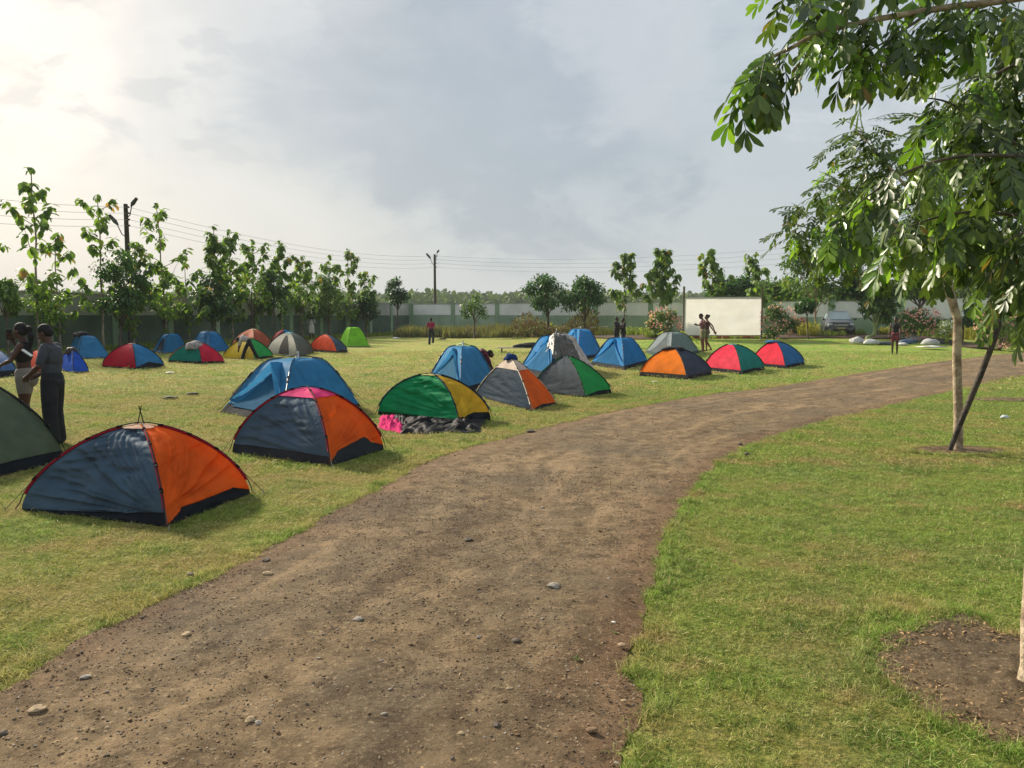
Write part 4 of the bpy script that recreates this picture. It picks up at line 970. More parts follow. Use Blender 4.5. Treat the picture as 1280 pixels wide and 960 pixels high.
# things lying about on the lawn
def litter(name, label, px, py, r, mat, seed, sq=.5):
    p = G(px, py); return hat(name, label, 'litter', p+V((0, 0, r*.3)), (r*1.4, r, r), mat, seed, sq, None, 2, .5)
WH = simple('white_paper', 'd5d5d0', .7, .05); DG = simple('dark_scrap', '4f4a40', .9, .2)
litter('paper_scrap', 'white paper scrap on the grass below the teal and red tent', 212, 467, .10, WH, 1, .3)
litter('scrap', 'dark scrap on the lawn left of the big blue tent', 213, 499, .12, DG, 2, .3)
litter('scrap', 'dark flat scrap farther right beside the first one', 240, 494, .12, DG, 3, .25)
litter('paper_scrap', 'white scrap on the far lawn below the isolated small tree', 495, 424, .22, WH, 4, .4)
litter('cup', 'crumpled pale plastic cup on the right lawn', 1256, 523, .055, simple('plastic', 'b9bfc0', .3, .1), 5, .8)
litter('paper_scrap', 'small white scrap in front of the orange and navy tent', 818, 478, .06, WH, 6, .3)
litter('scrap', 'black scrap beside the running man', 553, 425, .25, DC, 7, .3)
litter('plastic_sheet', 'white sheet lying where path and flower bed meet', 1165, 437, .5, WH, 8, .12)
litter('paper_scrap', 'white crumpled paper beside the weed on the path', 766, 781, .02, WH, 9, .8)

# ================================================================== TREES
BARK = simple('bark', '8d8172', .9, .3, 5, .5, 30); BARKD = simple('bark_dark', '5d5247', .9, .3, 5, .5, 30); BARKP = simple('bark_pale', 'bfae94', .85, .18, 9, .8, 28, col2='7d6a52')
TEAK = leafmat('teak_leaf', '3b5a26', '8aa646', 'a8823f', .55, .45, .03)
DGL = leafmat('dark_leaf', '1f3a1f', '4f7836', None, .5, .3)
MGL = leafmat('mid_leaf', '35552a', '769443', None, .5, .3)
YGL = leafmat('fresh_leaf', '4f7a2a', '9db54a', 'b09a4a', .5, .4, .04)
FARL = leafmat('far_leaf', '3c4f2e', '71824e', None, .9, .2)
def teak(px, D, top, label, spread=1.0, dens=1.0, low=.24, seed=0, leaf=.34, group='young large-leaved trees', lean=0.0):
    p = at(px, D); Ht = P(px, top, D).z-p.z; e = empty('young_tree', p, label, 'tree', group)
    r = random.Random(seed+int(px)); f = lambda a, b: r.uniform(a, b)
    m = MB(); pts = []
    bx, by = 0, 0
    for i in range(9):
        pts.append(V((bx, by, Ht*.97*i/8))); bx += f(-.07, .07)+lean*.05; by += f(-.07, .07)
    m.tube([V((0, 0, -.2))]+pts, [.055*Ht/8+.01]+[(.05*(1-i/9)+.010)*Ht/8+.004 for i in range(9)], 7); m.build('trunk', BARK, e)
    def on(z): k = min(max(z/(Ht*.97)*8, 0), 7.999); i = int(k); return pts[i].lerp(pts[i+1], k-i)
    pos, ax, nr, L = [], [], [], []
    def leafs(c, n, rad, sc=1.0):
        for _ in range(n):
            a = f(0, 2*pi); o = V((cos(a), sin(a), f(-.5, .35)))
            pos.append(c+o*f(0, .16)*rad+V((0, 0, f(-.5, .5)*rad))); d = V((cos(a)*.8, sin(a)*.8, f(-1.25, .05))).normalized(); ax.append(d)
            nr.append(V((cos(a)*.6, sin(a)*.6, 1))); L.append(leaf*sc*f(.65, 1.15))
    nbr = int(15*dens*Ht/7); z = Ht*low; bm_ = MB(); ph = f(0, 6)
    for b in range(nbr):
        k = b/nbr; z = Ht*(low+(.93-low)*k); ph += 2.4+f(-.3, .3)
        if r.random() < .22: continue
        ln = spread*(1.25-.75*k)*f(.55, 1.15)*(.6 if r.random() < .25 else 1)
        s = on(z); d = V((cos(ph), sin(ph), 0)); q = [s, s+d*ln*.5+V((0, 0, ln*.28)), s+d*ln+V((0, 0, ln*.75))]
        bm_.tube(q, [.022, .016, .008], 4, False)
        for u in (1.0, .78, .55):
            c = q[1].lerp(q[2], (u-.5)*2)
            if r.random() < .85: leafs(c, int(f(5, 9)*dens+1), .36, .95+.25*(1-k))
        leafs(s+V((0, 0, .1)), 2, .2)
    leafs(pts[-1], 9, .28, .8); leafs(on(Ht*.90), 7, .3, .9)
    for _ in range(int(13*dens)): leafs(on(Ht*f(low*.5, .5)), 1, .35, .8)
    if bm_.v: bm_.build('branches', BARK, e)['kind'] = 'stuff'
    L = np.array(L); o = link('crown', leaves_mesh('crown', pos, ax, nr, L, L*.62, TEAK, 'big'), e)
    return e
def bushy(px, D, top, bot, wpx, label, mat, dens=1.0, leaf=.16, seed=0, name='tree', trunk=True, group='bushy trees', tr=None, base_px=None, holes=.35, nl=2500, bark=None):
    """broadleaf tree: trunk, limbs and a crown of clumps; top, bot, wpx: crown in the photograph"""
    p = at(base_px if base_px is not None else px, D); e = empty(name, p, label, 'tree' if trunk else 'shrub', group); r = random.Random(seed+int(px)*3); f = lambda a, b: r.uniform(a, b)
    zt = P(px, top, D).z-p.z; zb = P(px, bot, D).z-p.z; R = wpx/2*D/FPX; cx = at(px, D).x-p.x; cz = (zt+zb)/2; Hh = (zt-zb)/2
    m = MB(); fork = V((cx*.7, 0, max(zb*.9, .3))); tk = tr or max(.05, R*.055)
    if trunk:
        m.tube([V((0, 0, -.2)), V((cx*.2+f(-.05, .05), 0, fork.z*.5)), fork, V((cx, 0, cz))], [tk*1.1, tk*.9, tk*.75, tk*.4], 8)
    cl = []
    for i in range(int(15*dens)+4):
        a = f(0, 2*pi); el_ = math.asin(f(-.8, 1)); rr = f(.45, .86)
        c = V((cx+R*rr*cos(a)*cos(el_), R*rr*sin(a)*cos(el_), cz+Hh*rr*sin(el_)*1.0)); cl.append((c, f(.24, .42)*(R+Hh)/2))
        if trunk and i % 2 == 0: m.tube([fork+V((0, 0, f(0, .25)*Hh)), fork.lerp(c, .5)+V((0, 0, .1)), c], [tk*.4, tk*.25, tk*.1], 5, False)
    if m.v: m.build('trunk', bark or BARKD, e)
    pos, ax, nr = [], [], []
    for c, rad in cl:
        n = int(nl*dens/len(cl))
        q = unit(n)*(rng.random((n, 1))**.45)*rad; q[:, 2] *= .8
        pos.append(q+np.array(c)); d = unit(n)*.7+q/rad*.8; d[:, 2] -= .35; ax.append(d); nr.append(unit(n)*.5+np.array([0, 0, 1]))
    pos = np.vstack(pos); ax = np.vstack(ax); nr = np.vstack(nr); n = len(pos)
    lf = leaf*rng.uniform(.6, 1.2, n)
    tone = np.clip(rng.random(n)*.6+.4*np.repeat(rng.random(len(cl)), [len(x) for x in np.array_split(np.arange(n), len(cl))]), 0, 1)
    link('crown', leaves_mesh('crown', pos, ax, nr, lf, lf*.55, mat, 'oval', tone), e)
    return e, p
NEWT = [(-30, 35, 262, 'slender young tree cut by the left border', 1.1), (47, 37.0, 205, 'tallest slender young tree at far left with bare twigs between its leaf clumps', 1.35),
        (128, 40.5, 240, 'slender open young tree left of the first utility pole', 1.25), (207, 45, 251, 'pointed leafy young tree right of the first utility pole', 1.35),
        (268, 49, 279, 'young tree with a dense upright leaf column, third right of the first pole', .9), (291, 52, 284, 'thin young tree beside the upright leaf column', .8),
        (318, 55, 296, 'broad topped young tree with an arched leafy crown', 1.3), (352, 56.5, 299, 'young tree with open crown left of the dark bushy tree', 1.1),
        (378, 60, 318, 'young tree above the man in white by the wall', 1.2), (412, 63.5, 317, 'young tree with one separate leaf tuft above it', 1.2),
        (436, 66.5, 309, 'tall narrow young tree behind the lime green tent', 1.1), (458, 69, 338, 'young tree leaning right near the end of the left row', 1.0),
        (75, 38.5, 290, 'small young tree right of the tallest slender one', 1.0), (165, 42, 300, 'low leafy young tree around the pole foot', 1.1), (236, 47, 318, 'short young tree with yellowing low leaves', 1.1)]
for i, (px, D, top, lab, sp) in enumerate(NEWT):
    teak(px, D, top, lab, sp*1.25, 1.45 if i not in (4, 3, 0, 1, 2, 12) else (.95 if i != 4 else 1.9), seed=i, low=.2 if i > 1 else .28, leaf=.42, lean=(.6 if i == 11 else 0))
for i, (px, D, top, lab, sp) in enumerate([(781, 63, 315, 'slim round-leaved young tree behind the couple in black', 1.25), (827, 61, 309, 'full round-leaved young tree left of the screen', 1.5),
        (889, 60, 311, 'round-leaved young tree rising behind the middle of the screen', 1.35), (944, 60, 313, 'round-leaved young tree behind the right end of the screen', 1.25), (730, 67, 345, 'young tree crowded into the dark bushy pair', .9)]):
    teak(px, D, top, lab, sp, 1.5, seed=40+i, low=.3, leaf=.48, group='round-leaved young trees behind the screen')
bushy(153, 41, 308, 405, 68, 'dense dark bushy tree at the first utility pole', DGL, 1.2, .22, 1, base_px=148)
bushy(265, 48, 340, 408, 58, 'dense dark bush-like tree behind the two blue tents', DGL, 1.1, .24, 2)
bushy(343, 55, 322, 400, 34, 'narrow dark bushy tree in the left row', DGL, .9, .24, 3)
bushy(411, 62, 338, 412, 36, 'narrow bushy tree behind the orange and slate tent', MGL, .9, .26, 4)
bushy(457, 68, 364, 405, 34, 'small dark bushy tree at the end of the left row', DGL, .8, .26, 5)
bushy(8, 34, 345, 400, 60, 'bushy tree with long leaves at the left border', MGL, 1.0, .24, 6)
bushy(497, 72, 343, 386, 36, 'isolated slim tree with a rounded crown left of the lone pole', DGL, .7, .28, 7, tr=.09)
bushy(593, 63, 364, 404, 38, 'small forked tree standing alone before the far wall', MGL, .6, .26, 8, tr=.08, nl=1500)
bushy(685, 62, 341, 396, 62, 'broad dark tree, left of the pair right of the middle', DGL, 1.0, .30, 9, tr=.12)
bushy(731, 61, 343, 402, 58, 'drooping dark tree, right of the pair right of the middle', DGL, 1.2, .28, 10, tr=.10)
for px, b, lab in ((62, 390, 'low leafy growth under the tallest slender tree'), (205, 388, 'low green growth under the pointed young tree'), (375, 372, 'low yellowish green growth behind the camouflage tent'), (315, 368, 'low green growth behind the orange brown tent')):
    bushy(px, 36.2/(.313-(px-640)/961)-2.2, b-38, b+22, 44, lab, YGL, .6, .26, 5, 'sapling', True, 'saplings in the left row', nl=900)
# trees outside the wall at the back right
for i, (px, D, top, bot, w, lab, mt) in enumerate([(915, 70, 345, 385, 70, 'dark rounded tree behind the screen, beyond the wall', DGL), (965, 72, 352, 385, 60, 'green tree beyond the wall right of the screen', MGL), (1000, 70, 348, 390, 60, 'light green tree beyond the wall above the pink shrub', YGL),
        (1085, 70, 352, 392, 90, 'mid green trees mass beyond the wall above the car', MGL), (1150, 68, 345, 385, 80, 'olive tree beyond the wall behind the staked tree', FARL), (1215, 64, 335, 388, 90, 'olive green tree beyond the wall at right', FARL), (1280, 62, 320, 385, 90, 'dark tree beyond the wall at the right border', MGL), (1118, 78, 352, 385, 70, 'brownish olive tree beyond the wall', FARL)]):
    bushy(px, D, top, bot, w, lab, mt, 1.2, .5, 20+i, group='trees beyond the garden wall')
# garden trees right, inside the wall
bushy(1018, 53, 292, 394, 84, 'leafy garden tree with pale slim trunk left of the parked car', MGL, 1.5, .30, 31, base_px=1022, bark=BARKP, tr=.1, nl=1900)
bushy(1008, 50, 372, 394, 28, 'small dark garden tree under the leafy one', DGL, .6, .22, 32, base_px=1011)
bushy(1068, 52, 325, 384, 46, 'dark green crown above the parked car', DGL, .9, .28, 33, base_px=1100, tr=.06)
bushy(1150, 50, 330, 384, 70, 'garden tree behind the pink oleander right of the car', MGL, 1.1, .28, 34, base_px=1145)
bushy(1098, 50, 332, 420, 30, 'banana-like plant with tall pale green stems beside the car', MGL, .5, .42, 35, base_px=1084, tr=.17, bark=simple('stem_green', '8b9464', .7, .2, 5))
bushy(1205, 47, 385, 412, 26, 'small dark shrub tree behind the staked trunk', DGL, .5, .2, 36)
# pink flowering shrubs
BLO = leafmat('blossom', 'c97f86', 'f0c6c0', None, .7, .35)
def oleander(px, D, top, bot, w, label, seed):
    e, p = bushy(px, D, top, bot+3, w, label, MGL, 1.0, .22, seed, 'flowering_shrub', False, 'pink flowering shrubs', nl=2000)
    n = 330; R = w/2*D/FPX; zt = P(px, top, D).z-p.z; q = unit(n); q[:, 1] = -np.abs(q[:, 1]); q *= np.array([R*1.0, R*.95, zt*.5])*rng.uniform(.82, 1.05, (n, 1)); q[:, 2] += zt*.53
    k = np.array([MN.noise(V((a[0]*1.5, a[2]*1.5, seed))) > -.12 for a in q]); q = q[k]; n = len(q)
    o = link('blossom', leaves_mesh('blossom', q, unit(n)+np.array([0, -.5, .3]), unit(n), .15, .13, BLO), e); o['kind'] = 'stuff'
    m = MB(); f = random.Random(seed)
    for _ in range(9): a = f.uniform(0, 6.28); m.tube([(0, 0, -.05), (cos(a)*R*.3, sin(a)*R*.3, zt*.4), (cos(a)*R*.6, sin(a)*R*.6, zt*.8)], [.03, .02, .01], 5)
    m.build('stem', BARK, e)
oleander(830, 52, 385, 422, 46, 'pink flowering shrub at the left end of the screen', 1)
oleander(972, 50, 381, 421, 48, 'pink flowering shrub at the right end of the screen', 2)
oleander(1148, 48, 383, 418, 58, 'pink flowering shrub behind the man in dark clothes', 3)
oleander(1252, 41, 377, 425, 70, 'pink flowering shrub at the right border', 4)
oleander(1000, 55, 398, 420, 20, 'low pink flowering shrub next to the yellow leaved plant', 5)
# spiky yellow green border plants
CRO = leafmat('croton_leaf', '7d8a34', 'bdb04a', None, .5, .35); SPK = leafmat('spiky_leaf', '5d7a2c', 'a9b24a', None, .5, .35); RUST = leafmat('rust_leaf', '5a3a30', '9a5a48', None, .6, .3)
def spiky(px, py, h, w, mat, label, n=120, name='border_plant', D=None, group='border plants of the flower bed'):
    p = G(px, py) if D is None else at(px, D); e = empty(name, p, label, 'plant', group)
    k = p.y/FPX; H = h*k; R = w/2*k
    a = rng.random(n)*2*pi; rr = rng.random(n)**.5*R; pos = np.stack([rr*np.cos(a), rr*np.sin(a)*.7, np.zeros(n)], 1)
    d = np.stack([np.cos(a)*.5*rng.random(n), np.sin(a)*.5*rng.random(n), np.ones(n)], 1)+unit(n)*.22
    L = H*rng.uniform(.5, 1.05, n); link('foliage', leaves_mesh('foliage', pos, d, unit(n), L, .045+.02*rng.random(n), mat, 'blade'), e)
    n2 = n; pos2 = pos.copy(); pos2[:, 2] = H*rng.uniform(.2, .8, n); link('leaf_tuft', leaves_mesh('leaf_tuft', pos2, unit(n)+np.array([0, 0, .5]), unit(n), H*.32, .07, mat), e)['kind'] = 'stuff'
for args in ((1010, 421, 20, 26, CRO, 'yellow leaved plant left of the parked car'), (1040, 421, 9, 36, SPK, 'green spiky plant in front of the car left half'), (1068, 420, 9, 26, SPK, 'green spiky plant in front of the car right half'),
             (1108, 420, 12, 18, CRO, 'small yellow plant left of the man in dark clothes'), (1160, 420, 20, 34, SPK, 'tall spiky green plant behind the white sacks'), (1178, 418, 24, 26, SPK, 'spiky plant left of the staked trunk'),
             (1215, 424, 30, 34, CRO, 'bright yellow croton plant right of the staked trunk'), (1240, 428, 26, 30, SPK, 'green plant between yellow croton and pink shrub'), (1262, 432, 28, 36, SPK, 'green clump at the right border of the bed'),
             (682, 418, 16, 26, CRO, 'yellow green plant behind the silver tarp'), (757, 420, 12, 24, CRO, 'yellow plant left of the couple in black'), (795, 421, 14, 30, SPK, 'light green spiky plant right of the couple in black'), (817, 423, 12, 20, SPK, 'green plant at the foot of the pink shrub'),
             (662, 421, 22, 12, RUST, 'rust coloured upright plant behind the silver tarp'), (1125, 419, 12, 24, SPK, 'green plant right behind the man in dark clothes'), (1195, 422, 16, 20, RUST, 'reddish plant behind the staked trunk')):
    spiky(*args)
pf = G(1187, 408)
WFL = leafmat('white_blossom', 'd8d8c8', 'f2f0e4', None, .7, .3)
pw = at(1184, 46); e = empty('white_flower_bush', pw, 'small bush with white blossoms behind the sacks', 'bush')
n = 70; q = unit(n)*np.array([.42, .3, .4])+np.array([0, 0, P(1184, 409, 46).z-pw.z]); link('blossom', leaves_mesh('blossom', q, unit(n), unit(n), .2, .16, WFL), e)
n = 220; q = unit(n)*np.array([.6, .4, .75])*rng.random((n, 1))**.4+np.array([0, 0, .75]); link('foliage', leaves_mesh('foliage', q, unit(n), unit(n), .2, .1, SPK), e)
# soil of the bed
def strip(name, pts_front, depth, label, mat_dz=.01):
    vs = []; n = len(pts_front)
    for (x, y) in pts_front:
        for j in range(6):
            yy = y+depth*j/5; vs.append((x, yy, gz(x, yy)+mat_dz+(.14*sin(pi*min(j/5+.12, 1)))*(1+.5*MN.noise(V((x, yy, 1))))))
    fs = [(i*6+j, (i+1)*6+j, (i+1)*6+j+1, i*6+j+1) for i in range(n-1) for j in range(5)]
    tag(link(name, mesh(name, vs, fs, simple('bed_soil', '4d3c2c', .95, .25, 1.5, .6, 8), True)), label, 'flower bed', kind='structure')
fr = [G(px, py) for px, py in ((740, 423), (800, 424.5), (860, 423), (920, 423), (980, 423.5), (1040, 423), (1110, 424), (1180, 427), (1220, 432), (1250, 437), (1290, 442))]
fr = resample([(q.x, q.y) for q in fr], .5); fr = [(x, y+.25*MN.noise(V((x*.8, 0, 0)))) for x, y in fr]
strip('flower_bed', fr, 6.5, 'dark soil of the flower bed along the back of the lawn')
# tall dry grass in front of the far wall
DRYG = leafmat('dry_grass', '4f5c34', '8f8a58', '6d4f40', .8, .3, .12)
n = 26000; xx = rng.uniform(at(500, 70).x, at(742, 66).x, n); yy = rng.uniform(62, 76, n); k = np.array([MN.noise(V((a*.35, b*.35, 2))) for a, b in zip(xx, yy)])
lft = xx < at(560, 70).x; keep = (k > -.3) & ((~lft) | (yy > 66)) & (yy > 60+10*np.clip((xx-at(700, 70).x)/-14, 0, .4)); xx, yy, k = xx[keep], yy[keep], k[keep]; n = len(xx)
hh = rng.uniform(.35, .95, n)*(1+k*.9); pos = np.stack([xx, yy, ground(xx, yy)], 1); d = unit(n)*.30; d[:, 2] = 1
tag(link('tall_grass', leaves_mesh('tall_grass', pos, d, unit(n), hh, .05+.03*rng.random(n), DRYG, 'blade')), 'tall dry grass and weeds before the far wall', 'grass', kind='stuff')
n = 2600; xx = rng.uniform(at(640, 64).x, at(745, 64).x, n); yy = rng.uniform(60, 66, n); q = np.stack([xx, yy, ground(xx, yy)+rng.random(n)*1.35*(1+.5*np.sin(xx*1.3))], 1)
tag(link('reddish_undergrowth', leaves_mesh('undergrowth', q, unit(n), unit(n), .25, .12, leafmat('undergrowth_leaf', '4c4630', '8a6a4a', '6f7a3a', .8, .2, .3))), 'low reddish brown undergrowth below the dark trees', 'undergrowth', kind='stuff')
# ground cover at the foot of the left wall
n = 9000; Dd = rng.uniform(30, 79, n); xx = -23.4+.313*(Dd-41)+rng.uniform(.3, 1.6, n); q = np.stack([xx, Dd, np.zeros(n)], 1); d = unit(n)*.4; d[:, 2] = 1
tag(link('wall_foot_grass', leaves_mesh('wall_foot_grass', q, d, unit(n), rng.uniform(.08, .45, n), .04, SPK, 'blade')), 'rough grass at the foot of the left wall', 'grass', kind='stuff')
# low fence rail behind tents, pale
for px0, px1, D, lab in ((738, 760, 62, 'pale low timber rail left of the couple in black'), (808, 822, 60, 'pale low timber rail right of the couple in black')):
    a, b = at(px0, D, .62), at(px1, D, .62); m = MB(); m.tube([V((0, 0, 0)), b-a], .07, 6)
    for k in (0, .5, 1): q = (b-a)*k; m.tube([q, q-V((0, 0, .65))], .06, 6)
    tag(m.build('low_rail', simple('pale_rail', 'b9ae9c', .8), None, True, a), lab, 'rail')
# distant tree line, and faint hills
n = 46000; ang = np.radians(rng.uniform(-42, 42, n)); D = rng.uniform(300, 460, n); xx = D*np.tan(ang)
hh = 12.5+2.6*np.array([MN.noise(V((a*.02, 0, 3)))+.7*MN.noise(V((a*.09, 1, 3)))+.5*MN.noise(V((a*.25, b*.1, 3))) for a, b in zip(xx, D)])
hh *= np.where(rng.random(n) < .5, 1, .8); zz_ = hh*rng.random(n)**.55
q = np.stack([xx, D, zz_*D/380], 1)
tag(link('distant_trees', leaves_mesh('distant_trees', q, unit(n)+np.array([0, 0, .1]), unit(n)+np.array([0, -.6, .2]), 2.6, 2.0, FARL)), 'far tree line beyond the garden walls', 'trees', kind='stuff')
vs, fs = [], []; N = 140
for i in range(N+1):
    x = -1500+2700*i/N; h = 50*max(0, MN.noise(V((x*.0014, 2, 0)))*.5+.75)*math.exp(-((x+250)/720)**2)+6*MN.noise(V((x*.008, 0, 0)))
    h = max(h, 1)
    vs += [(x, 1600, -1), (x, 1700, h*.6), (x, 1900, h), (x, 2150, -1)]
for i in range(N):
    for j in range(3): fs.append((i*4+j, (i+1)*4+j, (i+1)*4+j+1, i*4+j+1))
tag(link('hills', mesh('hills', vs, fs, simple('hill', '4d5b45', 1, .2, .004))), 'faint low hills on the horizon', 'hills', kind='structure')

# ================================================================== NEAR AND MIDDLE TREES
def pinnate(pairs, ll, lw, rl, seed, mat, name='leaf'):
    """compound leaf: a stalk with paired leaflets that widen toward the tip, drooping"""
    r = random.Random(seed); pos, ax, nr, L, W = [], [], [], [], []; st = []
    for i in range(7):
        k = i/6; st.append(V((rl*k*(1-.12*k), 0, -rl*.30*k*k)))
    def on(k): q = min(k*6, 5.999); i = int(q); return st[i].lerp(st[i+1], q-i)
    for i in range(pairs):
        k = .22+.74*i/(pairs-1); sc = .62+.45*k
        for s in (-1, 1):
            pos.append(on(k)); a = .95-.35*k+r.uniform(-.15, .15); ax.append(V((cos(a), s*sin(a), -.35+r.uniform(-.3, .15)))); nr.append(V((.15, s*-.25+r.uniform(-.3, .3), 1)))
            L.append(ll*sc*r.uniform(.88, 1.1)); W.append(lw*sc*r.uniform(.9, 1.1))
    pos.append(on(1)); ax.append(V((1, 0, -.5))); nr.append(V((.3, 0, 1))); L.append(ll); W.append(lw)
    T = [(0, 0, 0), (.25, .26, .015), (.25, -.26, .015), (.30, 0, -.01), (.66, .50, .0), (.66, -.50, .0), (.66, 0, -.045), (.92, .26, -.06), (.92, -.26, -.06), (1, 0, -.10)]
    F = [(0, 3, 1), (0, 2, 3), (1, 3, 6), (1, 6, 4), (3, 2, 5), (3, 5, 6), (4, 6, 7), (6, 5, 8), (6, 8, 9), (6, 9, 7)]
    vs, fs, vv = [], [], []
    for p, a, n_, l_, w_ in zip(pos, ax, nr, L, W):
        a = a.normalized(); s = a.cross(n_).normalized(); n2 = s.cross(a); b = len(vs); q = r.random()
        for u, w, c in T: vs.append(p+a*u*l_+s*w*w_+n2*c*l_); vv.append(q)
        fs += [tuple(x+b for x in f) for f in F]
    m = MB(); m.tube(st, [.0028]*6+[.0012], 4); b = len(vs); vs += [V(v) for v in m.v]; vv += [.9]*len(m.v); fs += [tuple(x+b for x in f) for f in m.f]
    me = mesh(name, vs, fs, mat, False, {'v': vv}); me.polygons.foreach_set('use_smooth', [True]*len(me.polygons)); return me
NL = leafmat('broad_leaf', '2b401e', '6a8038', '8a7436', .40, .28, .02); NL2 = leafmat('broad_leaf_fresh', '466d22', '93b641', None, .32, .38)
leafA = [pinnate(4+i % 2, .118, .045, .27, i, NL) for i in range(5)]+[pinnate(4, .122, .048, .26, 50, NL2), pinnate(5, .115, .045, .27, 51, NL2)]
leafB = [pinnate(6+i % 3, .105, .042, .38, 80+i, NL) for i in range(4)]+[pinnate(6, .11, .045, .36, 90, NL2)]
def grow(name, base, label, cat, branches, meshes, per_m, hang, trunkpts, trunkr, bark, nmax=300, seed=3, scl=(.8, 1.2), jit=.10, fill=(), along=.15):
    """trunk, limbs as tubes, and compound leaves set on them; the first nmax leaves are objects, the rest one joined mesh"""
    r = random.Random(seed); e = empty(name, base, label, cat); m = MB(); m.tube([V(p)-base for p in trunkpts], trunkr, 14); m.build('trunk', bark, e)
    spots = []
    for br in branches:
        pts = [V(p) for p in br[0]]; r0 = br[1]; dn = br[2] if len(br) > 2 else 1
        n = len(pts); sm = []
        for i in range(n-1):
            p0, p1, p2, p3 = pts[max(i-1, 0)], pts[i], pts[i+1], pts[min(i+2, n-1)]
            for j in range(5):
                u = j/5; sm.append(.5*((2*p1)+(-p0+p2)*u+(2*p0-5*p1+4*p2-p3)*u*u+(-p0+3*p1-3*p2+p3)*u**3))
        sm.append(pts[-1]); mb = MB(); mb.tube([p-base for p in sm], [r0*(1-.85*i/(len(sm)-1)) for i in range(len(sm))], 7); mb.build('branch', bark if r0 > .02 else BARKD, e)
        ln = [0]
        for i in range(len(sm)-1): ln.append(ln[-1]+(sm[i+1]-sm[i]).length)
        k = int(ln[-1]*per_m*dn)
        for _ in range(k):
            t_ = (along+(1-along)*r.random()**.8)*ln[-1]; i = max(j for j in range(len(ln)) if ln[j] <= t_); i = min(i, len(sm)-2)
            p = sm[i].lerp(sm[i+1], min(1, (t_-ln[i])/max(1e-6, ln[i+1]-ln[i]))); dr = (sm[i+1]-sm[i]).normalized()
            spots.append((p+V((r.uniform(-1, 1), r.uniform(-1, 1), r.uniform(-1, 1)))*jit, dr))
    for c, rad, n in fill:
        for _ in range(n):
            q = V((r.gauss(0, 1), r.gauss(0, 1), r.gauss(0, 1))); q = q.normalized()*rad*r.random()**.4; spots.append((V(c)+q, q.normalized()))
    r.shuffle(spots); spots.sort(key=lambda s: s[0].length*(.9+.2*r.random()))
    rest_v, rest_f, rest_a = [], [], []; nv = 0
    cache = {}
    for i, (p, dr) in enumerate(spots):
        a = r.uniform(0, 2*pi); d = (dr*.55+V((cos(a), sin(a), 0))*.8+V((0, 0, -hang*r.uniform(.3, 1.4)))).normalized()
        up = V((0, 0, 1)) if abs(d.z) < .93 else V((cos(a), sin(a), .3)); s = up.cross(d).normalized(); u = d.cross(s).normalized()
        R = Matrix((d, s, u)).transposed(); rl = Matrix.Rotation(r.uniform(-.5, .5), 3, 'X'); R = R @ rl; sc = r.uniform(*scl)
        me = r.choice(meshes); M4 = Matrix.Translation(p-base) @ (R*sc).to_4x4()
        if i < nmax:
            o = link('leaf', me, e); o.matrix_local = M4
        else:
            if me.name not in cache:
                v = np.empty(len(me.vertices)*3); me.vertices.foreach_get('co', v); v = v.reshape(-1, 3)
                at_ = np.empty(len(me.vertices)); me.attributes['v'].data.foreach_get('value', at_)
                tri = [tuple(pp.vertices) for pp in me.polygons]; tri = [t3 for f_ in tri for t3 in ([f_] if len(f_) == 3 else [(f_[0], f_[k2], f_[k2+1]) for k2 in range(1, len(f_)-1)])]
                cache[me.name] = (v, at_, np.array(tri))
            v, at_, fc = cache[me.name]; Mn = np.array(M4); rest_v.append(v @ Mn[:3, :3].T+Mn[:3, 3]); rest_f.append(fc+nv); rest_a.append((at_+r.random()) % 1.0); nv += len(v)
    if rest_v: link('foliage', fastmesh('foliage', np.vstack(rest_v), np.vstack(rest_f), NL, True, {'v': np.concatenate(rest_a)}), e)['kind'] = 'stuff'
    return e, len(spots)
Pp = lambda l: [P(*q) for q in l]
b0 = G(1287, 858)
TR = [b0-V((0, 0, .1)), b0+V((.015, 0, .1)), P(1291, 780, b0.y), P(1300, 640, b0.y+.05), P(1330, 450, b0.y+.1), P(1375, 280, b0.y+.2), P(1430, 100, b0.y+.3)]
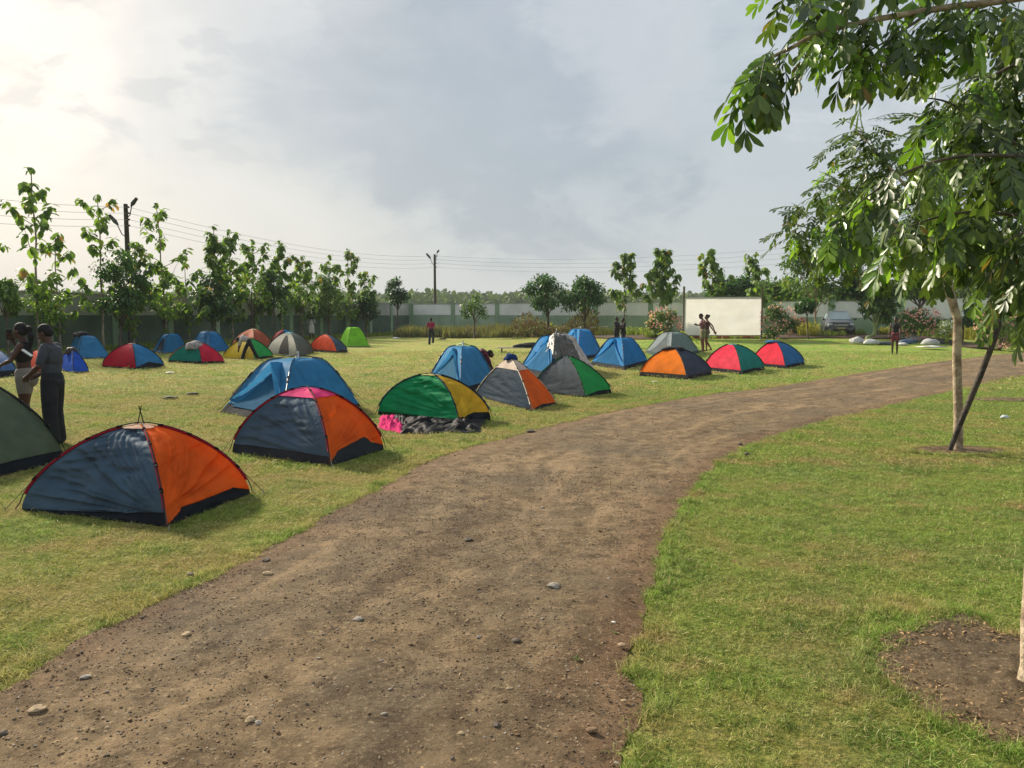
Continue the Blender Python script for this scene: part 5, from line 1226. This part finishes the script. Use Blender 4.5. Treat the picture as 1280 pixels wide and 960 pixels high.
near_br = [
 (Pp([(1430, -40, 4.3), (1290, -5, 4.0), (1167, 12, 3.9), (1042, 36, 3.8), (985, 62, 3.78), (945, 82, 3.75), (918, 104, 3.72)]), .022, 1.3),
 (Pp([(1042, 36, 3.8), (1010, 10, 3.9), (985, -25, 4.0)]), .008, 1.3), (Pp([(1167, 12, 3.9), (1110, 50, 3.8), (1060, 78, 3.75)]), .009, 1.3),
 (Pp([(1230, 0, 3.95), (1190, 35, 3.9), (1140, 62, 3.9)]), .009, 1.0),
 (Pp([(1430, -120, 4.2), (1250, -75, 4.0), (1120, -45, 3.9), (1000, -30, 3.9)]), .02, 1.0),
 (Pp([(1420, 215, 4.4), (1340, 200, 4.2), (1270, 195, 4.1), (1200, 196, 4.0), (1140, 212, 3.95), (1085, 245, 3.9), (1045, 280, 3.85)]), .015, 1.1),
 (Pp([(1420, 240, 4.5), (1300, 195, 4.4), (1227, 155, 4.3), (1185, 128, 4.3), (1150, 122, 4.3)]), .016, 1.0),
 (Pp([(1400, 300, 4.6), (1300, 275, 4.4), (1220, 265, 4.3), (1160, 275, 4.2), (1100, 300, 4.2)]), .014, 1.0),
 (Pp([(1400, 330, 4.4), (1330, 295, 4.2), (1285, 290, 4.1), (1255, 305, 4.05)]), .013, 1.1),
 (Pp([(1400, 60, 4.6), (1300, 70, 4.5), (1240, 95, 4.5), (1200, 120, 4.4)]), .016, 1.3),
 (Pp([(1400, 20, 4.9), (1290, 30, 4.9), (1230, 50, 4.8)]), .016, 1.3),
 (Pp([(1420, 130, 5.2), (1320, 140, 5.1), (1250, 150, 5.0), (1200, 170, 5.0)]), .016, 1.2),
 (Pp([(1420, 320, 5.2), (1320, 300, 5.1), (1250, 290, 5.0), (1200, 300, 4.9)]), .016, 1.2)]
near_fill = [(P(1260, 40, 4.9), .42, 30), (P(1255, 120, 5.0), .40, 28), (P(1265, 220, 5.0), .42, 32), (P(1205, 235, 5.0), .34, 18), (P(1255, 300, 4.9), .36, 24), (P(1310, 130, 4.6), .5, 40), (P(1320, 320, 4.6), .45, 36), (P(1180, 300, 5.2), .26, 14)]
g1, n1_ = grow('near_tree', b0, 'nearest tree with big paired leaves reaching in from the top right corner', 'tree', near_br, leafA, 23, .8, TR, [.075, .058, .052, .05, .047, .044, .04], BARKP, 300, 3, (.60, .98), .05, near_fill)
b1_ = G(1197, 564)
D1 = b1_.y
TM = [b1_-V((0, 0, .1)), b1_+V((0, 0, .12)), P(1198, 520, D1), P(1196, 450, D1), P(1197, 400, D1), P(1186, 360, D1), P(1181, 335, D1)]
fk = P(1181, 335, D1)
mid_br = []
for ends, r0 in (([(1150, 322, D1+.1), (1105, 316, D1+.2), (1060, 300, D1+.2), (1010, 285, D1+.3), (978, 275, D1+.3)], .03), ([(1172, 280, D1), (1130, 230, D1+.2), (1095, 190, D1+.4), (1068, 160, D1+.5)], .035),
                 ([(1190, 270, D1), (1200, 200, D1+.3), (1190, 140, D1+.6)], .03), ([(1215, 290, D1+.3), (1260, 230, D1+.5), (1300, 190, D1+.9)], .032),
                 ([(1150, 300, D1-.4), (1100, 270, D1-.8), (1050, 235, D1-1.0), (1015, 225, D1-1.2)], .026), ([(1200, 310, D1+.8), (1180, 260, D1+1.5), (1140, 215, D1+2.0)], .026),
                 ([(1220, 320, D1-.3), (1260, 310, D1-.6), (1300, 300, D1-.7)], .026), ([(1140, 310, D1+.6), (1080, 260, D1+1.2), (1045, 210, D1+1.4)], .024),
                 ([(1160, 325, D1+.9), (1120, 325, D1+1.4), (1090, 335, D1+1.6)], .018), ([(1210, 325, D1), (1232, 345, D1-.2), (1245, 380, D1-.3)], .014), ([(1160, 300, D1+.5), (1110, 220, D1+.9), (1085, 170, D1+1.0), (1055, 150, D1+1.0)], .022)):
    mid_br.append(([fk]+Pp(ends), r0))
mid_fill = [(P(1110, 250, D1+.6), .85, 70), (P(1150, 210, D1+.9), .85, 60), (P(1070, 215, D1+.8), .55, 34), (P(1060, 280, D1+.2), .55, 34), (P(1015, 295, D1+.3), .35, 18), (P(1200, 260, D1+1), .9, 60), (P(1250, 300, D1+.8), .8, 50), (P(1120, 310, D1+.7), .5, 26), (P(1180, 300, D1+.4), .5, 20), (P(1085, 175, D1+.6), .35, 18), (P(1240, 180, D1+1.2), .9, 50), (P(1000, 265, D1+.2), .25, 10), (P(1280, 350, D1+.5), .5, 24)]
g2, n2_ = grow('staked_tree', b1_, 'tree with a pale slim trunk standing in bare soil behind a leaning dark stake', 'tree', mid_br, leafB, 9, .35, TM, [.080, .062, .057, .056, .052, .058, .056], BARKP, 300, 5, (.85, 1.25), .16, mid_fill, .25)
print('leaves', n1_, n2_)
s0 = G(1185, 565)
m = MB(); sp = [V((0, 0, -.05)), P(1200, 530, s0.y-.16)-s0, P(1225, 470, s0.y-.27)-s0, P(1243, 425, s0.y-.38)-s0, P(1256, 385, s0.y-.47)-s0, P(1265, 345, s0.y-.52)-s0]
m.tube(sp, [.032, .038, .039, .036, .034, .03], 8)
tag(m.build('stake', simple('stake_wood', '4a423a', .8, .35, 9, .7, 25), None, True, s0), 'dark weathered stake leaning right across the foot of the pale trunk', 'stake')

# ================================================================== SCREEN
DS = 50.0; pl = at(855.5, DS); pr = at(951, DS); zs0 = P(900, 419, DS).z; zs1 = P(900, 372, DS).z; e = empty('projection_screen', ((pl.x+pr.x)/2, DS, pl.z), 'large blank off-white outdoor screen between two posts', 'screen')
hw = (pr.x-pl.x)/2; m = MB()
N = 24; vs = []
for i in range(N+1):
    for j in range(N+1):
        x = -hw+2*hw*j/N; zz2 = zs0+(zs1-zs0)*i/N-pl.z; vs.append((x, -.04-.03*MN.noise(V((x*.8, zz2*2.2, 3))), zz2))
n = N+1; fs = [(i*n+j, i*n+j+1, (i+1)*n+j+1, (i+1)*n+j) for i in range(N) for j in range(N)]
link('screen_cloth', mesh('screen_cloth', vs, fs, simple('screen_cloth', 'eeebe5', .85, .05, .8, .15, 4, trans=.4, col2='e4e0d8')), e)
for s, px in ((-1, 855), (1, 951)):
    ztp = P(px, 358, DS).z-pl.z; m = MB(); m.tube([(s*(hw+.05), 0, -.2), (s*(hw+.05), 0, ztp)], .07, 8); m.build('post', simple('post', '6a6558', .8), e)
for zz2 in (zs0-pl.z, zs1-pl.z): m = MB(); m.tube([(-hw, .02, zz2), (hw, .02, zz2)], .05, 6); m.build('rail', simple('railm', '8a8679', .7), e)
for k in (.33, .5, .66): m = MB(); m.tube([(-hw+2*hw*k, -.02, zs0-pl.z-.5), (-hw+2*hw*k, -.02, zs0-pl.z)], .02, 5); m.build('tie_rope', simple('ropew', 'cfc8b8', .8), e)
# dark hedge line below the screen
for i, px in enumerate(range(858, 950, 15)): spiky(px, 423, 6, 18, RUST if i % 2 else SPK, ('dull red' if i % 2 else 'green')+' low bed plant below the screen, number'[:33]+' counted '+('first', 'second', 'third', 'fourth', 'fifth', 'sixth', 'seventh')[i]+' from its left', 60)

# ================================================================== PARKED CAR
def car(px, D, base_dz, rz, label):
    p = at(px, D, base_dz); e = empty('parked_car', p, label, 'car', None, rz)
    PT = simple('car_paint', '5c6167', .3, .04, 2, metal=.3, spec=.5); GLS = simple('car_glass', 'b4c6ce', .25, .03, 2, metal=.1, spec=.9); BLK = simple('car_black', '1c1d1f', .5, .1, 9); CHR = simple('chrome', 'c6c8ca', .15, .05, 4, metal=1.0); LMP = simple('headlamp', 'd5dde2', .08, .03, 4, metal=.3); TY = simple('tyre', '1b1b1b', .9)  # glass is kept pale: the sky's reflection is put into its colour
    # sections (y back from the nose): half width low, half width top, z sill, z shoulder
    sec = [(0, .72, .60, .42, .78), (.12, .86, .72, .30, .92), (.5, .92, .78, .25, 1.02), (1.15, .94, .80, .25, 1.10), (2.2, .95, .86, .25, 1.12), (3.4, .95, .86, .25, 1.14), (4.2, .94, .84, .27, 1.14), (4.5, .86, .76, .40, 1.02)]
    vs = []; 
    for y, a, b, z0, z1 in sec: vs += [(-a*.92, y, z0), (-a, y, z0+.18), (-a, y, (z0+z1)*.55), (-b, y, z1), (-b*.5, y, z1+.04), (b*.5, y, z1+.04), (b, y, z1), (a, y, (z0+z1)*.55), (a, y, z0+.18), (a*.92, y, z0)]
    k = 10; fs = [(i*k+j, i*k+(j+1) % k, (i+1)*k+(j+1) % k, (i+1)*k+j) for i in range(len(sec)-1) for j in range(k)]+[tuple(range(k))[::-1], tuple(range((len(sec)-1)*k, len(sec)*k))]
    link('body', mesh('body', vs, fs, PT), e)
    cab = [(1.15, .78, 1.11, .78, 1.12), (1.75, .78, 1.12, .60, 1.66), (2.2, .80, 1.12, .60, 1.73), (3.4, .80, 1.12, .60, 1.72), (4.25, .76, 1.12, .56, 1.62), (4.45, .74, 1.10, .70, 1.12)]
    vs = []
    for y, a, z0, b, z1 in cab: vs += [(-a, y, z0), (-b, y, z1), (-b*.5, y, z1+.03), (b*.5, y, z1+.03), (b, y, z1), (a, y, z0)]
    k = 6; fs = [(i*k+j, i*k+j+1, (i+1)*k+j+1, (i+1)*k+j) for i in range(len(cab)-1) for j in range(k-1)]
    link('cabin', mesh('cabin', vs, fs, PT), e)
    link('windscreen', mesh('windscreen', [(-.73, 1.12, 1.16), (.73, 1.12, 1.16), (.58, 1.64, 1.66), (-.58, 1.64, 1.66)], [(0, 1, 2, 3)], GLS), e)
    for s in (-1, 1):
        link('side_window', mesh('side_window', [(s*.80, 1.5, 1.16), (s*.81, 3.9, 1.16), (s*.63, 3.7, 1.62), (s*.635, 1.9, 1.62)], [(0, 1, 2, 3)], GLS), e)
        m = MB(); m.ball((s*.66, .07, .80), (.19, .10, .075), 10, 6); m.build('headlight', LMP, e)
        m = MB(); m.ball((s*1.03, 1.35, 1.18), (.12, .07, .08), 8, 5); m.build('mirror', PT, e)
        m = MB(); m.ball((s*.68, .04, .52), (.09, .06, .06), 8, 5); m.build('fog_lamp', LMP, e)
        for y in (.85, 3.6):
            m = MB(); m.tube([(s*.72, y, .34), (s*.96, y, .34)], .34, 18); w = m.build('wheel', TY, e); m = MB(); m.tube([(s*.93, y, .34), (s*.975, y, .34)], .21, 14); m.build('rim', CHR, w)
    m = MB(); m.box((0, -.015, .78), (.95, .05, .16)); g_ = m.build('grille', BLK, e, False)
    for dz in (-.045, .0, .045): m = MB(); m.box((0, -.045, .78+dz), (.92, .02, .018)); m.build('grille_bar', CHR, g_, False)
    m = MB(); m.ball((0, -.055, .78), (.085, .03, .06), 12, 6); m.build('emblem', CHR, g_)
    m = MB(); m.box((0, .05, .50), (1.5, .14, .22), 0, .95); m.build('bumper', PT, e, False)
    m = MB(); m.box((0, -.03, .44), (1.0, .04, .12)); m.build('air_intake', BLK, e, False)
    m = MB(); m.box((0, -.035, .56), (.5, .02, .11)); m.build('number_plate', simple('plate', 'c8b878', .5), e, False)
    for s in (-.3, .25): m = MB(); m.tube([(s, 1.17, 1.16), (s+.35, 1.38, 1.36)], .012, 4); m.build('wiper', BLK, e)
car(1052, 53.0, .0, RD(-17), 'grey parked car with its nose toward the lawn behind the flower bed')

# ================================================================== SACKS
SK = simple('sack', 'c3c3bf', .75, .12, 3, .5, 18, col2='9c9d9b'); SKD = simple('sack_dark', '4a5056', .7, .2, 4, .5, 18); SKB = simple('sack_blue', '3d5570', .7, .2, 4, .5, 18)
for i, (px, py, w, h, mt, lab) in enumerate(((1071, 430, 23, 10, SK, 'plump white sack, leftmost of the heap'), (1089, 431, 24, 8, SK, 'white sack second from the left of the heap'), (1106, 431, 26, 5, SKD, 'flat dark sack left of the man in dark clothes'),
      (1135, 430, 28, 7, SKB, 'dark blue flat sack right of the man in dark clothes'), (1128, 424, 18, 8, SK, 'greyish sack in the back of the heap behind the man'), (1142, 427, 20, 9, SK, 'small white sack on top of the blue one'),
      (1163, 432, 28, 10, SK, 'large white sack, rightmost of the heap'), (1176, 430, 10, 6, SKD, 'dark sack end at the far right of the heap'), (1128, 431.5, 14, 4, SK, 'little white sack low in front of the blue one'))):
    p = G(px, py); k = p.y/FPX; hat('sack', lab, 'sack', p+V((0, 0, h*k*.3)), (w/2*k*.82, .34, h*k*.72), mt, i+3, .8, 'sacks lying before the flower bed', 3, .22)

# ================================================================== PEOPLE
def bake(name, mb, mat, voxel, parent, smooth_n=4, loc=None):
    """fuse the collected shapes into one continuous skin"""
    me = mesh(name, mb.v, mb.f, mat, True); o = bpy.data.objects.new(name, me); COL.objects.link(o)
    r = o.modifiers.new('r', 'REMESH'); r.mode = 'VOXEL'; r.voxel_size = voxel; r.use_smooth_shade = True
    s = o.modifiers.new('s', 'SMOOTH'); s.iterations = smooth_n; s.factor = .5
    dg = bpy.context.evaluated_depsgraph_get(); me2 = bpy.data.meshes.new_from_object(o.evaluated_get(dg)); me2.name = name
    bpy.data.objects.remove(o); bpy.data.meshes.remove(me)
    me2.materials.clear(); me2.materials.append(mat)
    me2.polygons.foreach_set('use_smooth', [True]*len(me2.polygons))
    return link(name, me2, parent, loc)
def limb(m, pts, rad, n=12):
    m.tube(pts, rad, n)
    for p, r in zip(pts, rad): m.ball(p, r, n, 7)
def ell(m, c, r, n=16, k=10, R=None):
    b = len(m.v); m.ball((0, 0, 0), r, n, k)
    for i in range(b, len(m.v)):
        v = V(m.v[i]); v = (R @ v) if R is not None else v
        m.v[i] = tuple(v+V(c))
SKIN = simple('skin', '4a2f24', .5, .1, 6, .1, 60, spec=.4); HAIR = simple('hair', '121011', .75, .2, 30, .6, 80)
SHOE = simple('shoe', '2a2624', .7)
def person(p, label, h=1.75, yaw=0.0, J=None, parts=(), vox=.012, headyaw=0.0, headpitch=0.0, female=False, build=1.0, hair='short', skin=None):
    """yaw: direction faced, 0 = toward the camera, 90 = toward the right of the photo, -90 = toward its left. J: joints in body axes
    (x: the person's left, y: forward, z: up) for a height of 1.75"""
    sk = skin or SKIN
    q = dict(pel=(0, 0, .95), wst=(0, .01, 1.10), chs=(0, .01, 1.28), nck=(0, -.01, 1.46), hed=(0, .02, 1.62), sl=(.18, -.01, 1.41), sr=(-.18, -.01, 1.41), el=(.23, -.03, 1.14), er=(-.23, -.03, 1.14),
             wl=(.24, .05, .89), wr=(-.24, .05, .89), hl=(.085, 0, .92), hr=(-.085, 0, .92), kl=(.10, .02, .50), kr=(-.10, .02, .50), al=(.10, -.02, .085), ar=(-.10, -.02, .085))
    if J: q.update(J)
    q = {k: V(v) for k, v in q.items()}
    s = h/1.75; e = empty('person', p, label, 'person'); e.rotation_euler = (0, 0, RD(yaw)+pi); e.scale = (s, s, s)
    # body axes: forward is +y here; the empty is turned so that yaw 0 looks toward the camera
    m = MB(); b = build; hw_ = .155 if not female else .14
    ell(m, q['pel'], (.155*b if not female else .17*b, .115*b, .13)); ell(m, q['wst'], (.13*b if not female else .115*b, .095*b, .13)); ell(m, q['chs'], (hw_*b+.005, .11*b, .16)); 
    limb(m, [q['pel'], q['wst'], q['chs']], [.11*b, .10*b, .11*b]); ell(m, q['chs']+V((0, 0, .09)), (.165*b, .095*b, .08))
    if female:
        for sx_ in (-1, 1): ell(m, q['chs']+V((sx_*.07, .085, -.01)), (.06, .06, .06))
        ell(m, q['pel']+V((0, -.06, -.05)), (.14, .10, .11))
    for a, e_, w in (('sl', 'el', 'wl'), ('sr', 'er', 'wr')):
        k = .85 if female else 1
        limb(m, [q[a], q[a].lerp(q[e_], .5), q[e_], q[e_].lerp(q[w], .35), q[w]], [.056*k*b, .048*k*b, .039*k, .040*k, .026*k])
        f = (q[w]-q[e_]).normalized(); sx_ = 1 if a == 'sl' else -1
        side = f.cross(V((sx_, 0, .01))).normalized(); side = side if side.length > .5 else V((0, 1, 0))
        pc = q[w]+f*.05; limb(m, [q[w], pc, q[w]+f*.085], [.026, .032, .03], 8)
        for i, (o_, ln) in enumerate(((-.030, .066), (-.010, .078), (.010, .074), (.028, .058))):
            r0 = q[w]+f*.085+side*o_; cu = V((-sx_, 0, 0))*.018
            limb(m, [r0, r0+f*ln*.55+cu*.4, r0+f*ln+cu*1.5], [.0105, .0095, .008], 6)
        limb(m, [q[w]+f*.03-side*.024, q[w]+f*.065-side*.055, q[w]+f*.10-side*.058], [.013, .0115, .0095], 6)
    for hp, kn, an in (('hl', 'kl', 'al'), ('hr', 'kr', 'ar')):
        t_ = 1.12 if female else 1
        limb(m, [q[hp], q[hp].lerp(q[kn], .4), q[kn], q[kn].lerp(q[an], .35)+V((0, -.012, 0)), q[an]], [.092*t_*b, .082*t_*b, .055*t_, .053, .036])
        limb(m, [q[an]+V((0, -.03, -.05)), q[an]+V((0, .05, -.052)), q[an]+V((0, .14, -.062))], [.032, .034, .022])
    # neck and head
    Rh = Matrix.Rotation(RD(headyaw), 3, 'Z') @ Matrix.Rotation(RD(-headpitch), 3, 'X'); hd = q['hed']
    limb(m, [q['nck']-V((0, 0, .06)), q['nck'], hd-Rh @ V((0, .0, .05))], [.062, .052, .05])
    ell(m, hd+Rh @ V((0, -.008, .035)), (.074, .094, .090), R=Rh); ell(m, hd+Rh @ V((0, .028, -.045)), (.052, .060, .070), R=Rh); ell(m, hd+Rh @ V((0, .066, -.088)), (.026, .022, .020), R=Rh)
    limb(m, [hd+Rh @ V((0, .082, .022)), hd+Rh @ V((0, .106, -.016))], [.010, .0165], 8)
    ell(m, hd+Rh @ V((0, .087, -.048)), (.024, .012, .008), R=Rh); ell(m, hd+Rh @ V((0, .085, -.060)), (.021, .012, .008), R=Rh)
    ell(m, hd+Rh @ V((0, .076, .032)), (.045, .016, .010), R=Rh)
    for sx_ in (-1, 1): ell(m, hd+Rh @ V((sx_*.076, -.006, -.008)), (.011, .022, .032), R=Rh); ell(m, hd+Rh @ V((sx_*.040, .056, -.018)), (.022, .022, .018), R=Rh)
    body = bake('body', m, sk, vox, e)
    for sx_ in (-1, 1):
        m = MB(); ell(m, hd+Rh @ V((sx_*.030, .073, .012)), (.013, .011, .008), 8, 6, Rh); m.build('eye', simple('eye', '1c1410', .2), e)
    m = MB()
    if hair == 'cap':
        ell(m, hd+Rh @ V((0, -.008, .05)), (.085, .105, .088), R=Rh); ell(m, hd+Rh @ V((0, .11, .045)), (.06, .06, .008), R=Rh); bake('cap', m, simple('white_cap', 'c9c7c2', .8), vox, e)
    else:
        tk = .012 if hair != 'afro' else .03
        ell(m, hd+Rh @ V((0, -.020, .050)), (.070+tk, .086+tk, .078+tk), R=Rh); ell(m, hd+Rh @ V((0, -.05, -.0)), (.072+tk*.6, .058+tk, .07), R=Rh)
        if hair == 'ponytail':
            limb(m, [hd+Rh @ V((0, -.10, .05)), hd+Rh @ V((0, -.155, .03)), hd+Rh @ V((0, -.165, -.08)), hd+Rh @ V((0, -.14, -.20)), hd+Rh @ V((0, -.125, -.27))], [.035, .045, .045, .035, .015], 10)
        if hair == 'bun': ell(m, hd+Rh @ V((0, -.11, .06)), (.055, .06, .055), R=Rh)
        bake('hair', m, HAIR, vox, e, 2)
    for kind, mt, *opt in parts:
        m = MB()
        if kind == 'trousers':
            w = opt[0] if opt else 1.0; end = opt[1] if len(opt) > 1 else 1.0
            ell(m, q['pel']+V((0, 0, .02)), (.172*b, .135*b, .135)); ell(m, q['pel']+V((0, -.01, -.06)), (.165*b, .135*b, .12))
            for hp, kn, an in (('hl', 'kl', 'al'), ('hr', 'kr', 'ar')):
                if end >= 1: limb(m, [q[hp], q[hp].lerp(q[kn], .5), q[kn], q[kn].lerp(q[an], .5), q[an]+V((0, 0, .0))], [.105*w, .10*w, .088*w, .084*w, .085*w])
                else: limb(m, [q[hp], q[hp].lerp(q[kn], end*.5), q[hp].lerp(q[kn], end)], [.108*w, .10*w, .096*w])
            o = bake('trousers' if end >= 1 else 'shorts', m, mt, vox, e)
        elif kind == 'skirt':
            ell(m, q['pel']+V((0, 0, .03)), (.165, .135, .12)); ell(m, q['pel']+V((0, -.055, -.06)), (.165, .125, .13))
            a_, b_ = q['hl'].lerp(q['kl'], .48), q['hr'].lerp(q['kr'], .48)
            limb(m, [q['hl'], a_], [.112, .094]); limb(m, [q['hr'], b_], [.112, .094]); limb(m, [a_.lerp(b_, .3), a_.lerp(b_, .7)], [.09, .09]); bake('skirt', m, mt, vox, e)
        elif kind in ('shirt', 'vest', 'crop_top'):
            sl_ = opt[0] if opt else .45; lowz = q['pel']+V((0, 0, -.02)) if kind != 'crop_top' else q['wst']+V((0, 0, .08))
            ell(m, q['chs'], (.172*b, .130*b, .165)); ell(m, q['chs']+V((0, 0, .09)), (.182*b, .108*b, .075)); 
            if kind != 'crop_top':
                ell(m, q['wst'], (.158*b, .122*b, .15)); ell(m, lowz, (.172*b, .135*b, .10)); limb(m, [lowz, q['wst'], q['chs']], [.12*b, .12*b, .12*b])
            if female:
                for sx_ in (-1, 1): ell(m, q['chs']+V((sx_*.07, .09, -.01)), (.068, .068, .068))
            limb(m, [q['chs']+V((0, 0, .1)), q['nck']-V((0, 0, .035))], [.09, .066])
            if sl_ > 0:
                for a, e_ in (('sl', 'el'), ('sr', 'er')): limb(m, [q[a], q[a].lerp(q[e_], sl_), q[a].lerp(q[e_], sl_*1.35)], [.062*b, .058*b, .056*b])
            bake(kind, m, mt, vox, e)
        elif kind == 'phone':
            hand = q[opt[0]]; d = (hand-q['el' if opt[0] == 'wl' else 'er']).normalized(); m.box(hand+d*.11+V((0, 0, .02)), (.012, .075, .15) if opt[1] == 'up' else (.07, .14, .012)); ph = m.build('phone', mt, None, False)
            ph.parent = e; ph.name = 'phone'
    return e
CHAR = simple('tshirt_charcoal', '3f434c', .9, .12, 5, .3, 18); PINS = simple('dark_trousers', '1f2228', .9, .2, 6, .3, 14)
BLKC = simple('black_clothes', '17181b', .85, .2, 8, .3, 20); GRYS = simple('grey_skirt', '79736a', .85, .1, 5, .2, 20)
pm = G(70, 556); hm = P(70, 404, pm.y).z
person(pm, 'man in charcoal t-shirt and baggy dark trousers, hand at his hip, behind the olive tent', hm, -86, dict(hed=(0, .07, 1.60), nck=(0, .015, 1.46), chs=(0, -.01, 1.28), sl=(.19, .02, 1.41), er=(-.27, .04, 1.15), wr=(-.20, .22, 1.02), el=(.25, .02, 1.14), wl=(.17, .24, 1.02), kl=(.12, .04, .50), al=(.14, .02, .085), kr=(-.12, 0, .5), ar=(-.14, -.04, .085)),
       (('trousers', PINS, 1.12), ('shirt', CHAR, .6)), .0075, 0, 28, build=1.03)
Dw = 11.7; pw_ = at(27, Dw); hw2 = P(27, 406, Dw).z
person(pw_, 'woman in black crop top and grey mini skirt with a ponytail, talking on a phone', hw2/.985, -75, dict(el=(.22, .05, 1.20), wl=(.10, .16, 1.46), er=(-.26, .10, 1.19), wr=(-.12, .28, 1.12), hed=(0, .035, 1.62), kl=(.10, .05, .50), al=(.12, .02, .085), kr=(-.09, .0, .5), ar=(-.10, -.06, .085)),
       (('skirt', GRYS), ('crop_top', BLKC, 0), ('phone', BLKC, 'wl', 'up')), .0075, -18, 6, True, hair='ponytail')
pb_ = P(29, 455, Dw-.42); m = MB(); m.box((0, 0, 0), (.16, .06, .012)); bk = m.build('white_card', WH, None, False, P(34, 441, Dw-.30)); bk.rotation_euler = (.2, RD(38), .2); tag(bk, 'white card held by the woman in the grey skirt', 'card')
def std(px, py, top, **k):
    p = G(px, py); return p, P(px, top, p.y).z-p.z
p, h = std(539, 431, 397); MAR = simple('maroon_shirt', '8a2444', .85, .12, 6)
person(p, 'boy in maroon shirt and dark trousers running away across the far lawn', h, 172, dict(kl=(.09, .22, .56), al=(.09, .10, .18), kr=(-.09, -.02, .50), ar=(-.09, -.12, .085), el=(.25, -.16, 1.16), wl=(.20, .08, 1.10), er=(-.26, .02, 1.15), wr=(-.19, .2, 1.2)), (('trousers', simple('dark_jeans', '262a33', .9), .95), ('shirt', MAR, .7)), .015)
p, h = std(1118, 443, 395); person(p, 'man in black sleeveless top and red shorts standing alone on the right lawn', h*.98, -40, dict(hed=(0, .02, 1.62), er=(-.24, 0, 1.14), el=(.24, 0, 1.14)), (('trousers', simple('red_shorts', '8f3038', .85, .2, 8, col2='3b3442'), 1.0, .55), ('vest', BLKC, 0)), .014, -10)
p = at(389, 60); h = P(389, 394, 60).z-p.z; LG = simple('pale_clothes', 'b9b5b0', .85, .1, 5)
person(p, 'person in pale shirt, pale shorts and white cap by the left wall', h, 15, dict(el=(.24, .08, 1.20), wl=(.10, .20, 1.42), er=(-.24, .08, 1.20), wr=(-.10, .20, 1.42)), (('trousers', LG, 1.1, .9), ('shirt', LG, .7)), .016, hair='cap')
# two women in front of the screen
D2 = 40.0; OLIVE = simple('floral_shorts', '8d8c5a', .85, .3, 9, col2='5b563e'); PRT = simple('patterned_top', '8a5a5c', .85, .5, 9, col2='3c2b34')
SK2 = simple('skin_warm', '6b4030', .5, .1, 6, spec=.4)
for px, lab, yaw, JJ, pr_, hr_, D in ((884, 'woman behind the first, arm stretched back, before the screen', -95, dict(er=(-.22, -.22, 1.22), wr=(-.22, -.34, .94), el=(.22, -.20, 1.18), wl=(.24, -.38, .92), kr=(-.09, .05, .5), ar=(-.09, -.20, .12)), (('trousers', simple('dark_shorts', '5f5b48', .85, .3, 8), 1.0, .55), ('vest', simple('dark_top', '4b3230', .85, .4, 8), 0)), 'bun', D2+.6),
                                     (879, 'woman with short reddish brown hair looking down at a phone before the screen', -90, dict(er=(-.20, .02, 1.17), wr=(-.14, .26, 1.22), el=(.20, .02, 1.17), wl=(.10, .26, 1.22), hed=(0, .10, 1.60), nck=(0, .02, 1.46)), (('trousers', OLIVE, 1.1, .6), ('vest', PRT, 0), ('phone', BLKC, 'wr', 'flat')), 'short', D2)):
    p = at(px, D); h = P(px, 391.5 if px == 879 else 393, D).z-p.z
    person(p, lab, h, yaw, JJ, pr_, .014, 0, 30 if px == 879 else 0, True, hair=hr_, skin=SK2)
# couple in black behind the blue tents
D3 = 44
for px, top, yaw, lab in ((771, 396, 60, 'person in black, left of the close couple behind the blue tents'), (779, 397.5, -70, 'person in black, right of the close couple behind the blue tents')):
    p = at(px, D3+(0 if px < 775 else .25)); h = P(px, top, D3).z-p.z
    person(p, lab, h, yaw, dict(el=(.20, .10, 1.18), wl=(.05, .28, 1.15), er=(-.20, .10, 1.18), wr=(-.05, .28, 1.15)), (('trousers', BLKC, 1.2), ('shirt', BLKC, .9)), .016, build=1.25)
# person bending behind the blue tent: only the maroon back shows
p = at(597, 21.8); person(p, 'person in maroon bending down behind the blue frame tent', 1.6, 100, dict(pel=(0, -.15, .62), wst=(0, -.02, .74), chs=(0, .14, .84), nck=(0, .30, .88), hed=(0, .40, .84), sl=(.18, .24, .84), sr=(-.18, .24, .84), el=(.20, .34, .60), er=(-.2, .34, .6), wl=(.16, .45, .38), wr=(-.16, .45, .38), hl=(.09, -.15, .60), hr=(-.09, -.15, .60), kl=(.12, .16, .42), kr=(-.12, .16, .42), al=(.1, -.06, .085), ar=(-.1, -.06, .085)),
       (('trousers', simple('dark_jeans', '262a33', .9), 1.0), ('shirt', simple('maroon_dark', '5a2030', .85), .8)), .015)

p = G(312, 449.5); p.z = 0
person(p, 'person in black trousers bending into the yellow and green tent', 1.5, -80, dict(pel=(0, 0, .90), wst=(0, .12, 1.0), chs=(0, .28, 1.04), nck=(0, .44, 1.02), hed=(0, .55, .98), sl=(.18, .38, 1.0), sr=(-.18, .38, 1.0), el=(.20, .45, .76), er=(-.2, .45, .76), wl=(.12, .5, .52), wr=(-.12, .5, .52), kl=(.12, .22, .50), kr=(-.12, -.20, .50), al=(.12, .36, .085), ar=(-.12, -.40, .085)),
       (('trousers', BLKC, 1.0), ('shirt', simple('pale_grey_shirt', '9a989c', .85), .8)), .015)

# ================================================================== HAZE
HZ = newmat('haze'); 
hv = HZ[1].n('ShaderNodeVolumePrincipled'); hv.inputs['Color'].default_value = (.84, .89, .96, 1); hv.inputs['Density'].default_value = .0003; hv.inputs['Anisotropy'].default_value = 0.0
ho = HZ[1].n('ShaderNodeOutputMaterial'); HZ[1].l(hv.outputs[0], ho.inputs['Volume'])
m = MB(); m.box((0, 1100, 29), (5200, 2400, 60.0)); ob = m.build('haze', HZ[0], None, False); tag(ob, 'thin pale haze over the whole place', 'haze', kind='stuff')
